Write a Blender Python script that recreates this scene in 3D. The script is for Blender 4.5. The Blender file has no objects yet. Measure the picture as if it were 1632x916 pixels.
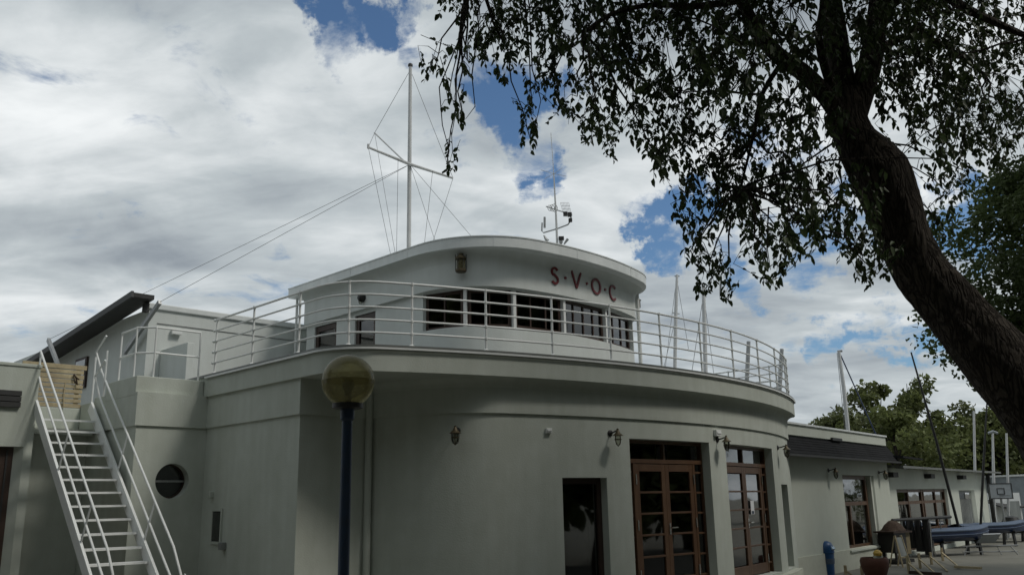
import bpy, bmesh, math, random
import numpy as np
from mathutils import Vector, Matrix
random.seed(7); rng = np.random.default_rng(7)
S = bpy.context.scene
COL = S.collection
# ------------------------------------------------------------------ camera
FPX = 1400.0; PITCH = math.radians(13.68); ROLL = math.radians(-1.1335); EYE = 1.6
_F = np.array([0, math.cos(PITCH), math.sin(PITCH)]); _U0 = np.array([0, -math.sin(PITCH), math.cos(PITCH)])
_R0 = np.array([1., 0, 0]); _c, _s = math.cos(ROLL), math.sin(ROLL)
_R = _c*_R0 + _s*_U0; _U = -_s*_R0 + _c*_U0; CAMP = np.array([0, 0, EYE])
cd = bpy.data.cameras.new('camera'); cam = bpy.data.objects.new('camera', cd); COL.objects.link(cam)
cd.sensor_width = 36; cd.lens = 36*FPX/1632; cd.clip_end = 3000; cd.clip_start = .05
cam.matrix_world = Matrix(((_R[0], _U[0], -_F[0], 0), (_R[1], _U[1], -_F[1], 0), (_R[2], _U[2], -_F[2], EYE), (0, 0, 0, 1)))
S.camera = cam
S.render.resolution_x = 1024; S.render.resolution_y = 574
# pixel of the photograph -> ray / point on a plane the thing touches
def ray(x, y): return _F + _R*(x-816)/FPX + _U*(458-y)/FPX
def atz(x, y, z):
    d = ray(x, y); return CAMP + d*(z-EYE)/d[2]
def atY(x, y, Y):
    d = ray(x, y); return CAMP + d*Y/d[1]
def onplane(x, y, P, n):
    d = ray(x, y); n = np.array(n, float); return CAMP + d*((np.array(P)-CAMP)@n)/(d@n)
def onarc(x, y, R, cc):
    d = ray(x, y); cc = np.array(cc); a = d[0]**2+d[1]**2; b = -2*(d[:2]@cc); c0 = cc@cc-R*R
    k = (-b-math.sqrt(max(0, b*b-4*a*c0)))/(2*a); return CAMP + d*k
S2 = math.sqrt(2)
def AB(a, b): return ((a+b)/S2, (a-b)/S2)          # the clubhouse stands at 45 degrees to the view
# ------------------------------------------------------------------ exposure, world, sun
S.view_settings.view_transform = 'Standard'; S.view_settings.look = 'None'
S.view_settings.exposure = 0.0; S.view_settings.gamma = 1.0
SUN_EL, SUN_AZ = math.radians(52), math.radians(110)     # azimuth clockwise from +Y
w = bpy.data.worlds.new('World'); S.world = w; w.use_nodes = True
nt = w.node_tree; N = nt.nodes; L = nt.links; N.clear()
def nd(t, **k):
    n = N.new(t)
    for a, v in k.items(): setattr(n, a, v)
    return n
def mth(op, a, b=None, c=None, clamp=False):
    n = nd('ShaderNodeMath', operation=op); n.use_clamp = clamp
    for i, v in enumerate((a, b, c)):
        if v is None: continue
        if hasattr(v, 'is_linked') or hasattr(v, 'links'): L.new(v, n.inputs[i])
        else: n.inputs[i].default_value = v
    return n.outputs[0]
out = nd('ShaderNodeOutputWorld'); bg = nd('ShaderNodeBackground')
sky = nd('ShaderNodeTexSky', sky_type='NISHITA'); sky.sun_disc = False
sky.sun_elevation = SUN_EL; sky.sun_rotation = SUN_AZ; sky.dust_density = 0.6; sky.ozone_density = 1.6
skys = nd('ShaderNodeMix', data_type='RGBA', blend_type='MULTIPLY'); skys.inputs[0].default_value = 1
L.new(sky.outputs[0], skys.inputs[6]); skys.inputs[7].default_value = (.066, .082, .093, 1)
tc = nd('ShaderNodeTexCoord'); sep = nd('ShaderNodeSeparateXYZ'); L.new(tc.outputs['Generated'], sep.inputs[0])
zz = mth('ADD', mth('MAXIMUM', sep.outputs[2], 0.0), 0.22)
cmb = nd('ShaderNodeCombineXYZ'); L.new(mth('DIVIDE', sep.outputs[0], zz), cmb.inputs[0]); L.new(mth('DIVIDE', sep.outputs[1], zz), cmb.inputs[1])
def noise(sc, det, rough, dist=0, off=(0, 0, 0), vec=None, scl=(1, 1, 1)):
    m = nd('ShaderNodeMapping'); m.inputs[1].default_value = off; m.inputs[3].default_value = scl; L.new(vec or cmb.outputs[0], m.inputs[0])
    n = nd('ShaderNodeTexNoise'); n.inputs['Scale'].default_value = sc; n.inputs['Detail'].default_value = det
    n.inputs['Roughness'].default_value = rough; n.inputs['Distortion'].default_value = dist; L.new(m.outputs[0], n.inputs[0]); return n.outputs[0]
n1 = noise(1.7, 9, .55, .35, (3.1, 1.7, 0)); n2 = noise(7.0, 9, .62, .4, (7, 2, 0)); n3 = noise(1.1, 7, .5, .6, (1.3, 5.2, 0), scl=(1, 1.7, 1))
n4 = noise(3.2, 8, .55, .5, (11, 3, 0), scl=(1, 1.5, 1))
dens = mth('ADD', mth('MULTIPLY', mth('SUBTRACT', n1, .5), 1.0), mth('MULTIPLY', mth('SUBTRACT', n2, .5), 1.3))
dens = mth('ADD', dens, .42)
# gaps of blue between the clouds
HOLES = [(555, 38, 2.6, .46), (625, 12, 1.8, .36), (500, 5, 1.6, .26), (835, 200, 2.8, .50), (800, 135, 2.4, .40), (860, 285, 1.3, .30), (730, 245, 1.5, .26), (690, 90, 1.4, .22), (1085, 378, 2.0, .50), (1030, 352, 1.7, .36), (1110, 345, 1.4, .3),
         (1345, 538, 1.3, .36), (1415, 530, 1.5, .40), (1470, 548, 1.3, .34), (1590, 340, 2.6, .48), (960, 120, 2.4, .36), (1180, 190, 2.4, .30), (1330, 400, 1.6, .3), (1200, 425, 1.6, .34), (1520, 400, 1.8, .40), (180, 320, 1.3, .2), (1400, 300, 2, .3)]
wn = nd('ShaderNodeTexNoise'); wn.inputs['Scale'].default_value = 9; wn.inputs['Detail'].default_value = 9; wn.inputs['Roughness'].default_value = .62; L.new(tc.outputs['Generated'], wn.inputs[0])
wv = nd('ShaderNodeVectorMath', operation='SUBTRACT'); L.new(wn.outputs['Color'], wv.inputs[0]); wv.inputs[1].default_value = (.5, .5, .5)
ws_ = nd('ShaderNodeVectorMath', operation='MULTIPLY'); L.new(wv.outputs[0], ws_.inputs[0]); ws_.inputs[1].default_value = (.30, .22, .20)
wd_ = nd('ShaderNodeVectorMath', operation='ADD'); L.new(ws_.outputs[0], wd_.inputs[0]); L.new(tc.outputs['Generated'], wd_.inputs[1])
wnm = nd('ShaderNodeVectorMath', operation='NORMALIZE'); L.new(wd_.outputs[0], wnm.inputs[0])
for hx, hy, rad, amt in HOLES:
    d = ray(hx, hy); d = d/np.linalg.norm(d)
    vm = nd('ShaderNodeVectorMath', operation='DOT_PRODUCT'); L.new(wnm.outputs[0], vm.inputs[0]); vm.inputs[1].default_value = tuple(d)
    mr = nd('ShaderNodeMapRange', interpolation_type='SMOOTHERSTEP'); L.new(vm.outputs['Value'], mr.inputs[0])
    mr.inputs[1].default_value = math.cos(math.radians(rad*1.6)); mr.inputs[2].default_value = 1.0; mr.inputs[3].default_value = 0; mr.inputs[4].default_value = amt*.86
    dens = mth('SUBTRACT', dens, mr.outputs[0])
cov = nd('ShaderNodeMapRange', interpolation_type='SMOOTHSTEP'); L.new(dens, cov.inputs[0]); cov.inputs[1].default_value = -.10; cov.inputs[2].default_value = .30
n5 = noise(9.0, 9, .6, .4, (2, 9, 0), scl=(1, 1.4, 1))
shade = mth('ADD', mth('ADD', mth('MULTIPLY', n3, .72), mth('MULTIPLY', n4, .30)), mth('MULTIPLY', n5, .07))
rmp = nd('ShaderNodeValToRGB'); L.new(shade, rmp.inputs[0])
e = rmp.color_ramp.elements; e[0].position = .40; e[0].color = (.29, .33, .37, 1); e[1].position = .70; e[1].color = (.90, .93, .94, 1)
m_ = rmp.color_ramp.elements.new(.53); m_.color = (.50, .55, .575, 1)
mix = nd('ShaderNodeMix', data_type='RGBA'); L.new(cov.outputs[0], mix.inputs[0]); L.new(skys.outputs[2], mix.inputs[6]); L.new(rmp.outputs[0], mix.inputs[7])
L.new(mix.outputs[2], bg.inputs[0]); bg.inputs[1].default_value = 1.0; L.new(bg.outputs[0], out.inputs[0])
sl = bpy.data.lights.new('sun', 'SUN'); sl.energy = 1.5; sl.angle = math.radians(11); sl.color = (1, .95, .87)
sun = bpy.data.objects.new('sun', sl); COL.objects.link(sun)
sd = Vector((math.sin(SUN_AZ)*math.cos(SUN_EL), math.cos(SUN_AZ)*math.cos(SUN_EL), math.sin(SUN_EL)))
sun.rotation_euler = sd.to_track_quat('Z', 'Y').to_euler(); sun.location = (20, 5, 30)
# ------------------------------------------------------------------ materials
def mat(name, col, rough=.7, metal=0., var=.0, vscale=1.5, bump=0., bscale=60., streak=0., col2=None, spec=.5, ramp=(.35, .65)):
    m = bpy.data.materials.new(name); m.use_nodes = True; t = m.node_tree; b = t.nodes['Principled BSDF']
    b.inputs['Base Color'].default_value = (*col, 1); b.inputs['Roughness'].default_value = rough; b.inputs['Metallic'].default_value = metal
    b.inputs['Specular IOR Level'].default_value = spec
    geo = t.nodes.new('ShaderNodeNewGeometry')
    if var or streak:
        last = None
        def layer(scale, amt, scl, det=6):
            nonlocal last
            mp = t.nodes.new('ShaderNodeMapping'); mp.inputs[3].default_value = scl; t.links.new(geo.outputs['Position'], mp.inputs[0])
            n = t.nodes.new('ShaderNodeTexNoise'); n.inputs['Scale'].default_value = scale; n.inputs['Detail'].default_value = det; t.links.new(mp.outputs[0], n.inputs[0])
            r = t.nodes.new('ShaderNodeMapRange'); t.links.new(n.outputs[0], r.inputs[0]); r.inputs[1].default_value = ramp[0]; r.inputs[2].default_value = ramp[1]
            r.inputs[3].default_value = amt; r.inputs[4].default_value = 0
            x = t.nodes.new('ShaderNodeMix'); x.data_type = 'RGBA'; t.links.new(r.outputs[0], x.inputs[0])
            c2 = col2 or tuple(v*.35 for v in col)
            if last: t.links.new(last, x.inputs[6])
            else: x.inputs[6].default_value = (*col, 1)
            x.inputs[7].default_value = (*c2, 1); last = x.outputs[2]
        if var: layer(vscale, var, (1, 1, 1)); layer(vscale*6, var*.6, (1, 1, 1))
        if streak: layer(5, streak, (1, 1, .12))
        t.links.new(last, b.inputs['Base Color'])
    if bump:
        n = t.nodes.new('ShaderNodeTexNoise'); n.inputs['Scale'].default_value = bscale; n.inputs['Detail'].default_value = 5; t.links.new(geo.outputs['Position'], n.inputs[0])
        bp = t.nodes.new('ShaderNodeBump'); bp.inputs['Strength'].default_value = bump; bp.inputs['Distance'].default_value = .01
        t.links.new(n.outputs[0], bp.inputs['Height']); t.links.new(bp.outputs[0], b.inputs['Normal'])
    return m
M = {}
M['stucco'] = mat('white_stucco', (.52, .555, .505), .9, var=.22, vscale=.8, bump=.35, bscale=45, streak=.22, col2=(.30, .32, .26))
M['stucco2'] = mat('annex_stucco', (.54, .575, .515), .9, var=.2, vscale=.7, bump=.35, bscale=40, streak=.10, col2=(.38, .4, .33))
M['stucco_lit'] = mat('white_stucco_lit', (.62, .655, .64), .9, var=.16, vscale=.9, bump=.3, bscale=45, streak=.15, col2=(.40, .42, .39))  # stucco lightened in colour for the extra sky and sun on cabin and wing
M['plinth'] = mat('plinth_paint', (.55, .57, .49), .9, var=.25, vscale=1.5, bump=.4, col2=(.3, .31, .24))
M['white'] = mat('white_enamel', (.74, .76, .75), .45, var=.12, vscale=9, col2=(.42, .41, .37))
M['flash'] = mat('grey_flashing', (.20, .21, .20), .5, metal=.4, var=.2, vscale=4)
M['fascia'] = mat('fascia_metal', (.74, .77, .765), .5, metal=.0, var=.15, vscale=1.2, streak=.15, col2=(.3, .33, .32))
M['dark_eave'] = mat('dark_eave_board', (.035, .035, .035), .6, var=.3, vscale=4)
M['eave_grey'] = mat('eave_edge_board', (.075, .078, .08), .7, var=.2, vscale=3)
M['wood'] = mat('brown_door_wood', (.115, .062, .03), .45, var=.35, vscale=5, streak=.4, col2=(.05, .02, .01))
M['dark_wood'] = mat('dark_frame_wood', (.05, .028, .02), .5, var=.3, vscale=6)
M['plank'] = mat('weathered_plank', (.54, .46, .29), .85, var=.4, vscale=4, streak=.3, col2=(.15, .11, .07))
M['black'] = mat('black_iron', (.018, .018, .017), .5, var=.2, vscale=20)
M['steel'] = mat('galvanised_steel', (.34, .35, .35), .45, metal=.6, var=.2, vscale=10)
M['grey_pole'] = mat('pale_grey_pole', (.55, .56, .56), .45, var=.15, vscale=6)
M['wire'] = mat('wire_rope', (.12, .12, .12), .5, metal=.3)
M['red'] = mat('red_letter', (.17, .015, .02), .5, var=.2, vscale=12)
M['redside'] = M['red']
M['bluepost'] = mat('blue_post_paint', (.010, .036, .09), .45, var=.35, vscale=12, streak=.3, col2=(.03, .035, .04))
M['brass'] = mat('tarnished_brass', (.10, .08, .045), .5, metal=.5, var=.3, vscale=30)
M['chrome'] = mat('bright_handle', (.7, .7, .68), .25, metal=.9)
M['ground'] = mat('worn_yard_paving', (.20, .195, .165), .95, var=.4, vscale=.5, bump=.6, bscale=25, col2=(.085, .085, .07))
M['floor'] = mat('indoor_floor', (.12, .09, .07), .6)
M['roofing'] = mat('dark_roof_sheet', (.03, .031, .033), .95, var=.3, vscale=2, spec=.05)
def barkmat():
    m = bpy.data.materials.new('dark_ridged_bark'); m.use_nodes = True; t = m.node_tree; p = t.nodes['Principled BSDF']; p.inputs['Roughness'].default_value = .95; p.inputs['Specular IOR Level'].default_value = .2
    geo = t.nodes.new('ShaderNodeNewGeometry'); mp = t.nodes.new('ShaderNodeMapping'); mp.vector_type = 'POINT'; mp.inputs[2].default_value = (0, math.radians(-32), 0); mp.inputs[3].default_value = (1, 1, .22); t.links.new(geo.outputs['Position'], mp.inputs[0])
    v = t.nodes.new('ShaderNodeTexVoronoi'); v.feature = 'DISTANCE_TO_EDGE'; v.inputs['Scale'].default_value = 17; n = t.nodes.new('ShaderNodeTexNoise'); n.inputs['Scale'].default_value = 26; n.inputs['Detail'].default_value = 8; n.inputs['Roughness'].default_value = .7
    w_ = t.nodes.new('ShaderNodeTexNoise'); w_.inputs['Scale'].default_value = 9; w_.inputs['Detail'].default_value = 4; t.links.new(mp.outputs[0], w_.inputs[0])
    ad = t.nodes.new('ShaderNodeMix'); ad.data_type = 'RGBA'; ad.blend_type = 'LINEAR_LIGHT'; ad.inputs[0].default_value = .12; t.links.new(mp.outputs[0], ad.inputs[6]); t.links.new(w_.outputs['Color'], ad.inputs[7])
    t.links.new(ad.outputs[2], v.inputs[0]); t.links.new(mp.outputs[0], n.inputs[0])
    r = t.nodes.new('ShaderNodeMapRange'); t.links.new(v.outputs['Distance'], r.inputs[0]); r.inputs[2].default_value = .22
    mu = t.nodes.new('ShaderNodeMath'); mu.operation = 'MULTIPLY'; t.links.new(r.outputs[0], mu.inputs[0]); t.links.new(n.outputs[0], mu.inputs[1])
    c = t.nodes.new('ShaderNodeValToRGB'); t.links.new(mu.outputs[0], c.inputs[0]); c.color_ramp.elements[0].color = (.016, .013, .010, 1); c.color_ramp.elements[1].color = (.075, .064, .052, 1); c.color_ramp.elements[1].position = .62
    bp = t.nodes.new('ShaderNodeBump'); bp.inputs['Strength'].default_value = 1.0; bp.inputs['Distance'].default_value = .035; t.links.new(mu.outputs[0], bp.inputs['Height']); t.links.new(bp.outputs[0], p.inputs['Normal']); t.links.new(c.outputs[0], p.inputs['Base Color']); return m
M['bark'] = barkmat()
M['bluehull'] = mat('blue_hull_paint', (.010, .028, .085), .3, var=.2, vscale=3)
M['tarp'] = mat('pale_blue_tarp', (.09, .13, .20), .7, var=.3, vscale=5)
M['greyhull'] = mat('grey_hull', (.28, .31, .33), .5, var=.2, vscale=3)
M['terracotta'] = mat('dark_terracotta', (.10, .035, .022), .7, var=.3, vscale=8)
M['yellow'] = mat('yellow_plastic', (.55, .36, .06), .5, var=.2, vscale=20)
M['bluebin'] = mat('blue_plastic', (.015, .08, .22), .4, var=.15, vscale=8)
M['binlid'] = mat('pale_blue_lid', (.35, .48, .62), .4)
M['wetsuit'] = mat('black_neoprene', (.006, .006, .008), .8, var=.3, vscale=8)
M['cloth'] = mat('brown_net', (.07, .045, .03), .95, var=.5, vscale=30, bump=1, bscale=60)
M['paper'] = mat('white_paper', (.75, .76, .78), .7)
M['curtain'] = mat('grey_curtain', (.30, .32, .31), .9, streak=.5, col2=(.12, .13, .13))
M['olive'] = mat('olive_box', (.22, .18, .10), .7, var=.3, vscale=12)
def glass(name, tint, refl=1.0):
    m = bpy.data.materials.new(name); m.use_nodes = True; t = m.node_tree; t.nodes.clear()
    o = t.nodes.new('ShaderNodeOutputMaterial'); tr = t.nodes.new('ShaderNodeBsdfTransparent'); tr.inputs[0].default_value = (*tint, 1)
    g = t.nodes.new('ShaderNodeBsdfGlossy'); g.inputs['Roughness'].default_value = .03
    f = t.nodes.new('ShaderNodeFresnel'); f.inputs[0].default_value = 1.5
    geo = t.nodes.new('ShaderNodeNewGeometry'); n = t.nodes.new('ShaderNodeTexNoise'); n.inputs['Scale'].default_value = 1.6; n.inputs['Detail'].default_value = 1
    t.links.new(geo.outputs['Position'], n.inputs[0]); bp = t.nodes.new('ShaderNodeBump'); bp.inputs['Strength'].default_value = .10; bp.inputs['Distance'].default_value = .03
    t.links.new(n.outputs[0], bp.inputs['Height']); t.links.new(bp.outputs[0], g.inputs['Normal']); t.links.new(bp.outputs[0], f.inputs['Normal'])
    mm = t.nodes.new('ShaderNodeMath'); mm.operation = 'MULTIPLY'; mm.inputs[1].default_value = refl; mm.use_clamp = True; t.links.new(f.outputs[0], mm.inputs[0])
    mx = t.nodes.new('ShaderNodeMixShader'); t.links.new(mm.outputs[0], mx.inputs[0]); t.links.new(tr.outputs[0], mx.inputs[1]); t.links.new(g.outputs[0], mx.inputs[2])
    t.links.new(mx.outputs[0], o.inputs[0]); return m
M['glass'] = glass('window_glass', (.35, .38, .38), 2.2)
def smoked():
    m = bpy.data.materials.new('smoked_globe'); m.use_nodes = True; t = m.node_tree; t.nodes.clear()
    o = t.nodes.new('ShaderNodeOutputMaterial'); tr = t.nodes.new('ShaderNodeBsdfTransparent'); tr.inputs[0].default_value = (.80, .775, .60, 1)
    df = t.nodes.new('ShaderNodeBsdfDiffuse'); df.inputs[0].default_value = (.30, .275, .16, 1); tl = t.nodes.new('ShaderNodeBsdfTranslucent'); tl.inputs[0].default_value = (.36, .33, .19, 1)
    gl = t.nodes.new('ShaderNodeBsdfGlossy'); gl.inputs['Roughness'].default_value = .22; f = t.nodes.new('ShaderNodeFresnel'); f.inputs[0].default_value = 1.45
    geo = t.nodes.new('ShaderNodeNewGeometry'); n = t.nodes.new('ShaderNodeTexNoise'); n.inputs['Scale'].default_value = 9; n.inputs['Detail'].default_value = 6; t.links.new(geo.outputs['Position'], n.inputs[0])
    r = t.nodes.new('ShaderNodeMapRange'); t.links.new(n.outputs[0], r.inputs[0]); r.inputs[1].default_value = .3; r.inputs[2].default_value = .7; r.inputs[3].default_value = .30; r.inputs[4].default_value = .55
    a = t.nodes.new('ShaderNodeMixShader'); a.inputs[0].default_value = .5; t.links.new(df.outputs[0], a.inputs[1]); t.links.new(tl.outputs[0], a.inputs[2])
    b = t.nodes.new('ShaderNodeMixShader'); t.links.new(r.outputs[0], b.inputs[0]); t.links.new(tr.outputs[0], b.inputs[1]); t.links.new(a.outputs[0], b.inputs[2])
    c = t.nodes.new('ShaderNodeMixShader'); fm = t.nodes.new('ShaderNodeMath'); fm.operation = 'MULTIPLY'; fm.inputs[1].default_value = .45; t.links.new(f.outputs[0], fm.inputs[0]); t.links.new(fm.outputs[0], c.inputs[0]); t.links.new(b.outputs[0], c.inputs[1]); t.links.new(gl.outputs[0], c.inputs[2]); t.links.new(c.outputs[0], o.inputs[0]); return m
M['globe'] = smoked()
M['lampglass'] = glass('lamp_glass', (.75, .76, .7), 1.0)
def leafmat(name, c, tr=.35):
    m = bpy.data.materials.new(name); m.use_nodes = True; t = m.node_tree; t.nodes.clear()
    o = t.nodes.new('ShaderNodeOutputMaterial'); d = t.nodes.new('ShaderNodeBsdfPrincipled'); d.inputs['Roughness'].default_value = .55
    d.inputs['Specular IOR Level'].default_value = .3
    tl = t.nodes.new('ShaderNodeBsdfTranslucent'); mx = t.nodes.new('ShaderNodeMixShader'); mx.inputs[0].default_value = tr
    geo = t.nodes.new('ShaderNodeNewGeometry'); n = t.nodes.new('ShaderNodeTexNoise'); n.inputs['Scale'].default_value = .9; n.inputs['Detail'].default_value = 6; t.links.new(geo.outputs['Position'], n.inputs[0])
    r = t.nodes.new('ShaderNodeValToRGB'); t.links.new(n.outputs[0], r.inputs[0]); r.color_ramp.elements[0].position = .35; r.color_ramp.elements[1].position = .65
    r.color_ramp.elements[0].color = (*[v*.55 for v in c], 1); r.color_ramp.elements[1].color = (*[v*1.25 for v in c], 1)
    t.links.new(r.outputs[0], d.inputs['Base Color']); t.links.new(r.outputs[0], tl.inputs[0])
    t.links.new(d.outputs[0], mx.inputs[1]); t.links.new(tl.outputs[0], mx.inputs[2]); t.links.new(mx.outputs[0], o.inputs[0]); return m
M['leaf'] = leafmat('tree_leaf', (.05, .075, .028), .28)
M['leaf_far'] = leafmat('far_leaf', (.14, .165, .058), .4)
M['leaf_far2'] = leafmat('far_leaf_pale', (.15, .17, .075), .35)
M['leaf_bush'] = leafmat('shrub_leaf', (.10, .135, .05), .4)
# ------------------------------------------------------------------ mesh helpers
class MB:
    def __init__(s): s.v = []; s.f = []
    def add(s, vs, fs):
        o = len(s.v); s.v += [tuple(map(float, p)) for p in vs]; s.f += [tuple(i+o for i in q) for q in fs]; return s
    def box(s, c, size, ax=None):
        # ax: three unit axes (default world)
        c = np.array(c, float); h = np.array(size, float)/2; A = np.eye(3) if ax is None else np.array(ax, float)
        vs = [c + A[0]*h[0]*i + A[1]*h[1]*j + A[2]*h[2]*k for i in (-1, 1) for j in (-1, 1) for k in (-1, 1)]
        return s.add(vs, [(0, 1, 3, 2), (4, 6, 7, 5), (0, 4, 5, 1), (2, 3, 7, 6), (0, 2, 6, 4), (1, 5, 7, 3)])
    def bar(s, p, q, wd, ht, up=(0, 0, 1)):
        p = np.array(p, float); q = np.array(q, float); d = q-p; l = np.linalg.norm(d); d = d/l; u = np.array(up, float)
        sd_ = np.cross(d, u); sd_ = sd_/np.linalg.norm(sd_); u = np.cross(sd_, d)
        return s.box((p+q)/2, (l, wd, ht), (d, sd_, u))
    def tube(s, pts, r, n=8, cap=True):
        pts = [np.array(p, float) for p in pts]; m = len(pts); rs = r if hasattr(r, '__len__') else [r]*m
        o = len(s.v); ref = None; rows = []
        for i, p in enumerate(pts):
            d = pts[min(i+1, m-1)]-pts[max(i-1, 0)]; d = d/(np.linalg.norm(d)+1e-12)
            if ref is None: ref = np.array([0, 0, 1.]) if abs(d[2]) < .9 else np.array([1., 0, 0])
            x = ref-d*(ref@d); x /= np.linalg.norm(x); ref = x; y = np.cross(d, x)
            rows.append([p+rs[i]*(math.cos(2*math.pi*k/n)*x+math.sin(2*math.pi*k/n)*y) for k in range(n)])
        vs = [v for rw in rows for v in rw]; fs = []
        for i in range(m-1):
            for k in range(n):
                fs.append((i*n+k, i*n+(k+1) % n, (i+1)*n+(k+1) % n, (i+1)*n+k))
        if cap: fs += [tuple(range(n))[::-1], tuple((m-1)*n+k for k in range(n))]
        return s.add(vs, fs)
    def lathe(s, prof, c=(0, 0, 0), n=16, axis=(0, 0, 1)):
        # prof: list of (r, h) along the axis
        a = np.array(axis, float); a /= np.linalg.norm(a); x = np.cross(a, (0, 1, 0) if abs(a[1]) < .9 else (1, 0, 0)); x /= np.linalg.norm(x); y = np.cross(a, x); c = np.array(c, float)
        vs = []; fs = []
        for r, h in prof:
            for k in range(n): vs.append(c + a*h + max(r, 1e-4)*(math.cos(2*math.pi*k/n)*x+math.sin(2*math.pi*k/n)*y))
        for i in range(len(prof)-1):
            for k in range(n): fs.append((i*n+k, i*n+(k+1) % n, (i+1)*n+(k+1) % n, (i+1)*n+k))
        fs += [tuple(range(n))[::-1], tuple((len(prof)-1)*n+k for k in range(n))]
        return s.add(vs, fs)
    def prism(s, poly, z0, z1):
        n = len(poly); vs = [(x, y, z0) for x, y in poly] + [(x, y, z1) for x, y in poly]
        return s.add(vs, [tuple(range(n))[::-1], tuple(range(n, 2*n))] + [(i, (i+1) % n, n+(i+1) % n, n+i) for i in range(n)])
    def sweep(s, path, prof, closed=True):
        # path: list of (x,y,nx,ny); prof: list of (offset, z) closed loop
        n = len(prof); vs = []; fs = []
        for x, y, nx, ny in path:
            for o_, z in prof: vs.append((x+nx*o_, y+ny*o_, z))
        for i in range(len(path)-1):
            for k in range(n if closed else n-1): fs.append((i*n+k, (i+1)*n+k, (i+1)*n+(k+1) % n, i*n+(k+1) % n))
        if closed: fs += [tuple(range(n)), tuple((len(path)-1)*n+k for k in range(n))[::-1]]
        return s.add(vs, fs)
    def build(s, name, m, parent=None, smooth=False, bevel=0., kind=None):
        me = bpy.data.meshes.new(name); off = np.array(parent_origin(parent))
        v = np.array(s.v)-off if len(s.v) else []
        me.from_pydata([tuple(p) for p in v], [], s.f); me.update()
        b = bmesh.new(); b.from_mesh(me); bmesh.ops.recalc_face_normals(b, faces=b.faces); b.to_mesh(me); b.free()
        if smooth:
            me.polygons.foreach_set('use_smooth', [True]*len(me.polygons)); me.set_sharp_from_angle(angle=math.radians(35))
        o = bpy.data.objects.new(name, me); COL.objects.link(o); me.materials.append(m if not isinstance(m, str) else M[m])
        if parent: o.parent = parent
        if bevel:
            bv = o.modifiers.new('bevel', 'BEVEL'); bv.width = bevel; bv.segments = 2; bv.limit_method = 'ANGLE'
        if kind: o['kind'] = kind
        return o
def parent_origin(p):
    c = np.zeros(3)
    while p is not None:
        c = c+np.array(p.location); p = p.parent
    return c
def thing(name, label, cat, loc=(0, 0, 0), group=None):
    o = bpy.data.objects.new(name, None); COL.objects.link(o); o.location = loc; o.empty_display_size = .1
    return tag(o, label, cat, group)
def tag(o, label, cat, group=None):
    o['label'] = label; o['category'] = cat
    if group: o['group'] = group
    return o
def struct(o): o['kind'] = 'structure'; return o
def copy_tree(o, parent=None):
    c = o.copy(); COL.objects.link(c); c.parent = parent
    for ch in o.children: copy_tree(ch, c)
    return c
def normals(pts, side=1):
    # polyline -> (x,y,nx,ny) with mitred normals to the right-hand side of travel
    P = [np.array(p, float) for p in pts]; o = []
    for i in range(len(P)):
        ds = []
        if i > 0: d = P[i]-P[i-1]; ds.append(d/np.linalg.norm(d))
        if i < len(P)-1: d = P[i+1]-P[i]; ds.append(d/np.linalg.norm(d))
        ns = [np.array([d[1], -d[0]])*side for d in ds]
        n = sum(ns); n = n/np.linalg.norm(n); n = n/max(.3, n@ns[0]); o.append((P[i][0], P[i][1], n[0], n[1]))
    return o
def offset(pts, d, side=1): return [(x+nx*d, y+ny*d) for x, y, nx, ny in normals(pts, side)]
def wall(pts, z0, z1, th, openings=(), side=1):
    """wall along a polyline, real thickness, openings = (s0, s1, za, zb) in run length, with reveals"""
    P = [np.array(p, float) for p in pts]; cum = [0]
    for i in range(1, len(P)): cum.append(cum[-1]+np.linalg.norm(P[i]-P[i-1]))
    NN = normals(pts, side)
    ss = sorted(set([round(c, 4) for c in cum]+[round(v, 4) for o_ in openings for v in o_[:2]]))
    zs = sorted(set([z0, z1]+[v for o_ in openings for v in o_[2:4]]))
    zs = [z for z in zs if z0-1e-6 <= z <= z1+1e-6]
    def at(s):
        i = max(0, min(len(P)-2, int(np.searchsorted(cum, s+1e-5)-1))); t = (s-cum[i])/(cum[i+1]-cum[i]); t = min(1, max(0, t))
        p = P[i]*(1-t)+P[i+1]*t; n = np.array(NN[i][2:])*(1-t)+np.array(NN[i+1][2:])*t; return p, n
    mb = MB(); pos = [at(s) for s in ss]; nz = len(zs)
    vs = [];
    for p, n in pos:
        for z in zs: vs.append((p[0], p[1], z))
    for p, n in pos:
        q = p-n*th
        for z in zs: vs.append((q[0], q[1], z))
    K = len(pos)*nz; idx = lambda i, j, k=0: k*K+i*nz+j
    solid = [[not any(o_[0]-1e-3 <= (ss[i]+ss[i+1])/2 <= o_[1]+1e-3 and o_[2] <= (zs[j]+zs[j+1])/2 <= o_[3] for o_ in openings) for j in range(nz-1)] for i in range(len(ss)-1)]
    fs = []; ok = lambda i, j: 0 <= i < len(ss)-1 and 0 <= j < nz-1 and solid[i][j]
    for i in range(len(ss)-1):
        for j in range(nz-1):
            if not solid[i][j]: continue
            fs.append((idx(i, j), idx(i+1, j), idx(i+1, j+1), idx(i, j+1))); fs.append((idx(i, j, 1), idx(i, j+1, 1), idx(i+1, j+1, 1), idx(i+1, j, 1)))
            if not ok(i-1, j): fs.append((idx(i, j), idx(i, j+1), idx(i, j+1, 1), idx(i, j, 1)))
            if not ok(i+1, j): fs.append((idx(i+1, j), idx(i+1, j, 1), idx(i+1, j+1, 1), idx(i+1, j+1)))
            if not ok(i, j-1): fs.append((idx(i, j), idx(i, j, 1), idx(i+1, j, 1), idx(i+1, j)))
            if not ok(i, j+1): fs.append((idx(i, j+1), idx(i+1, j+1), idx(i+1, j+1, 1), idx(i, j+1, 1)))
    mb.add(vs, fs); return mb, at, cum
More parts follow.
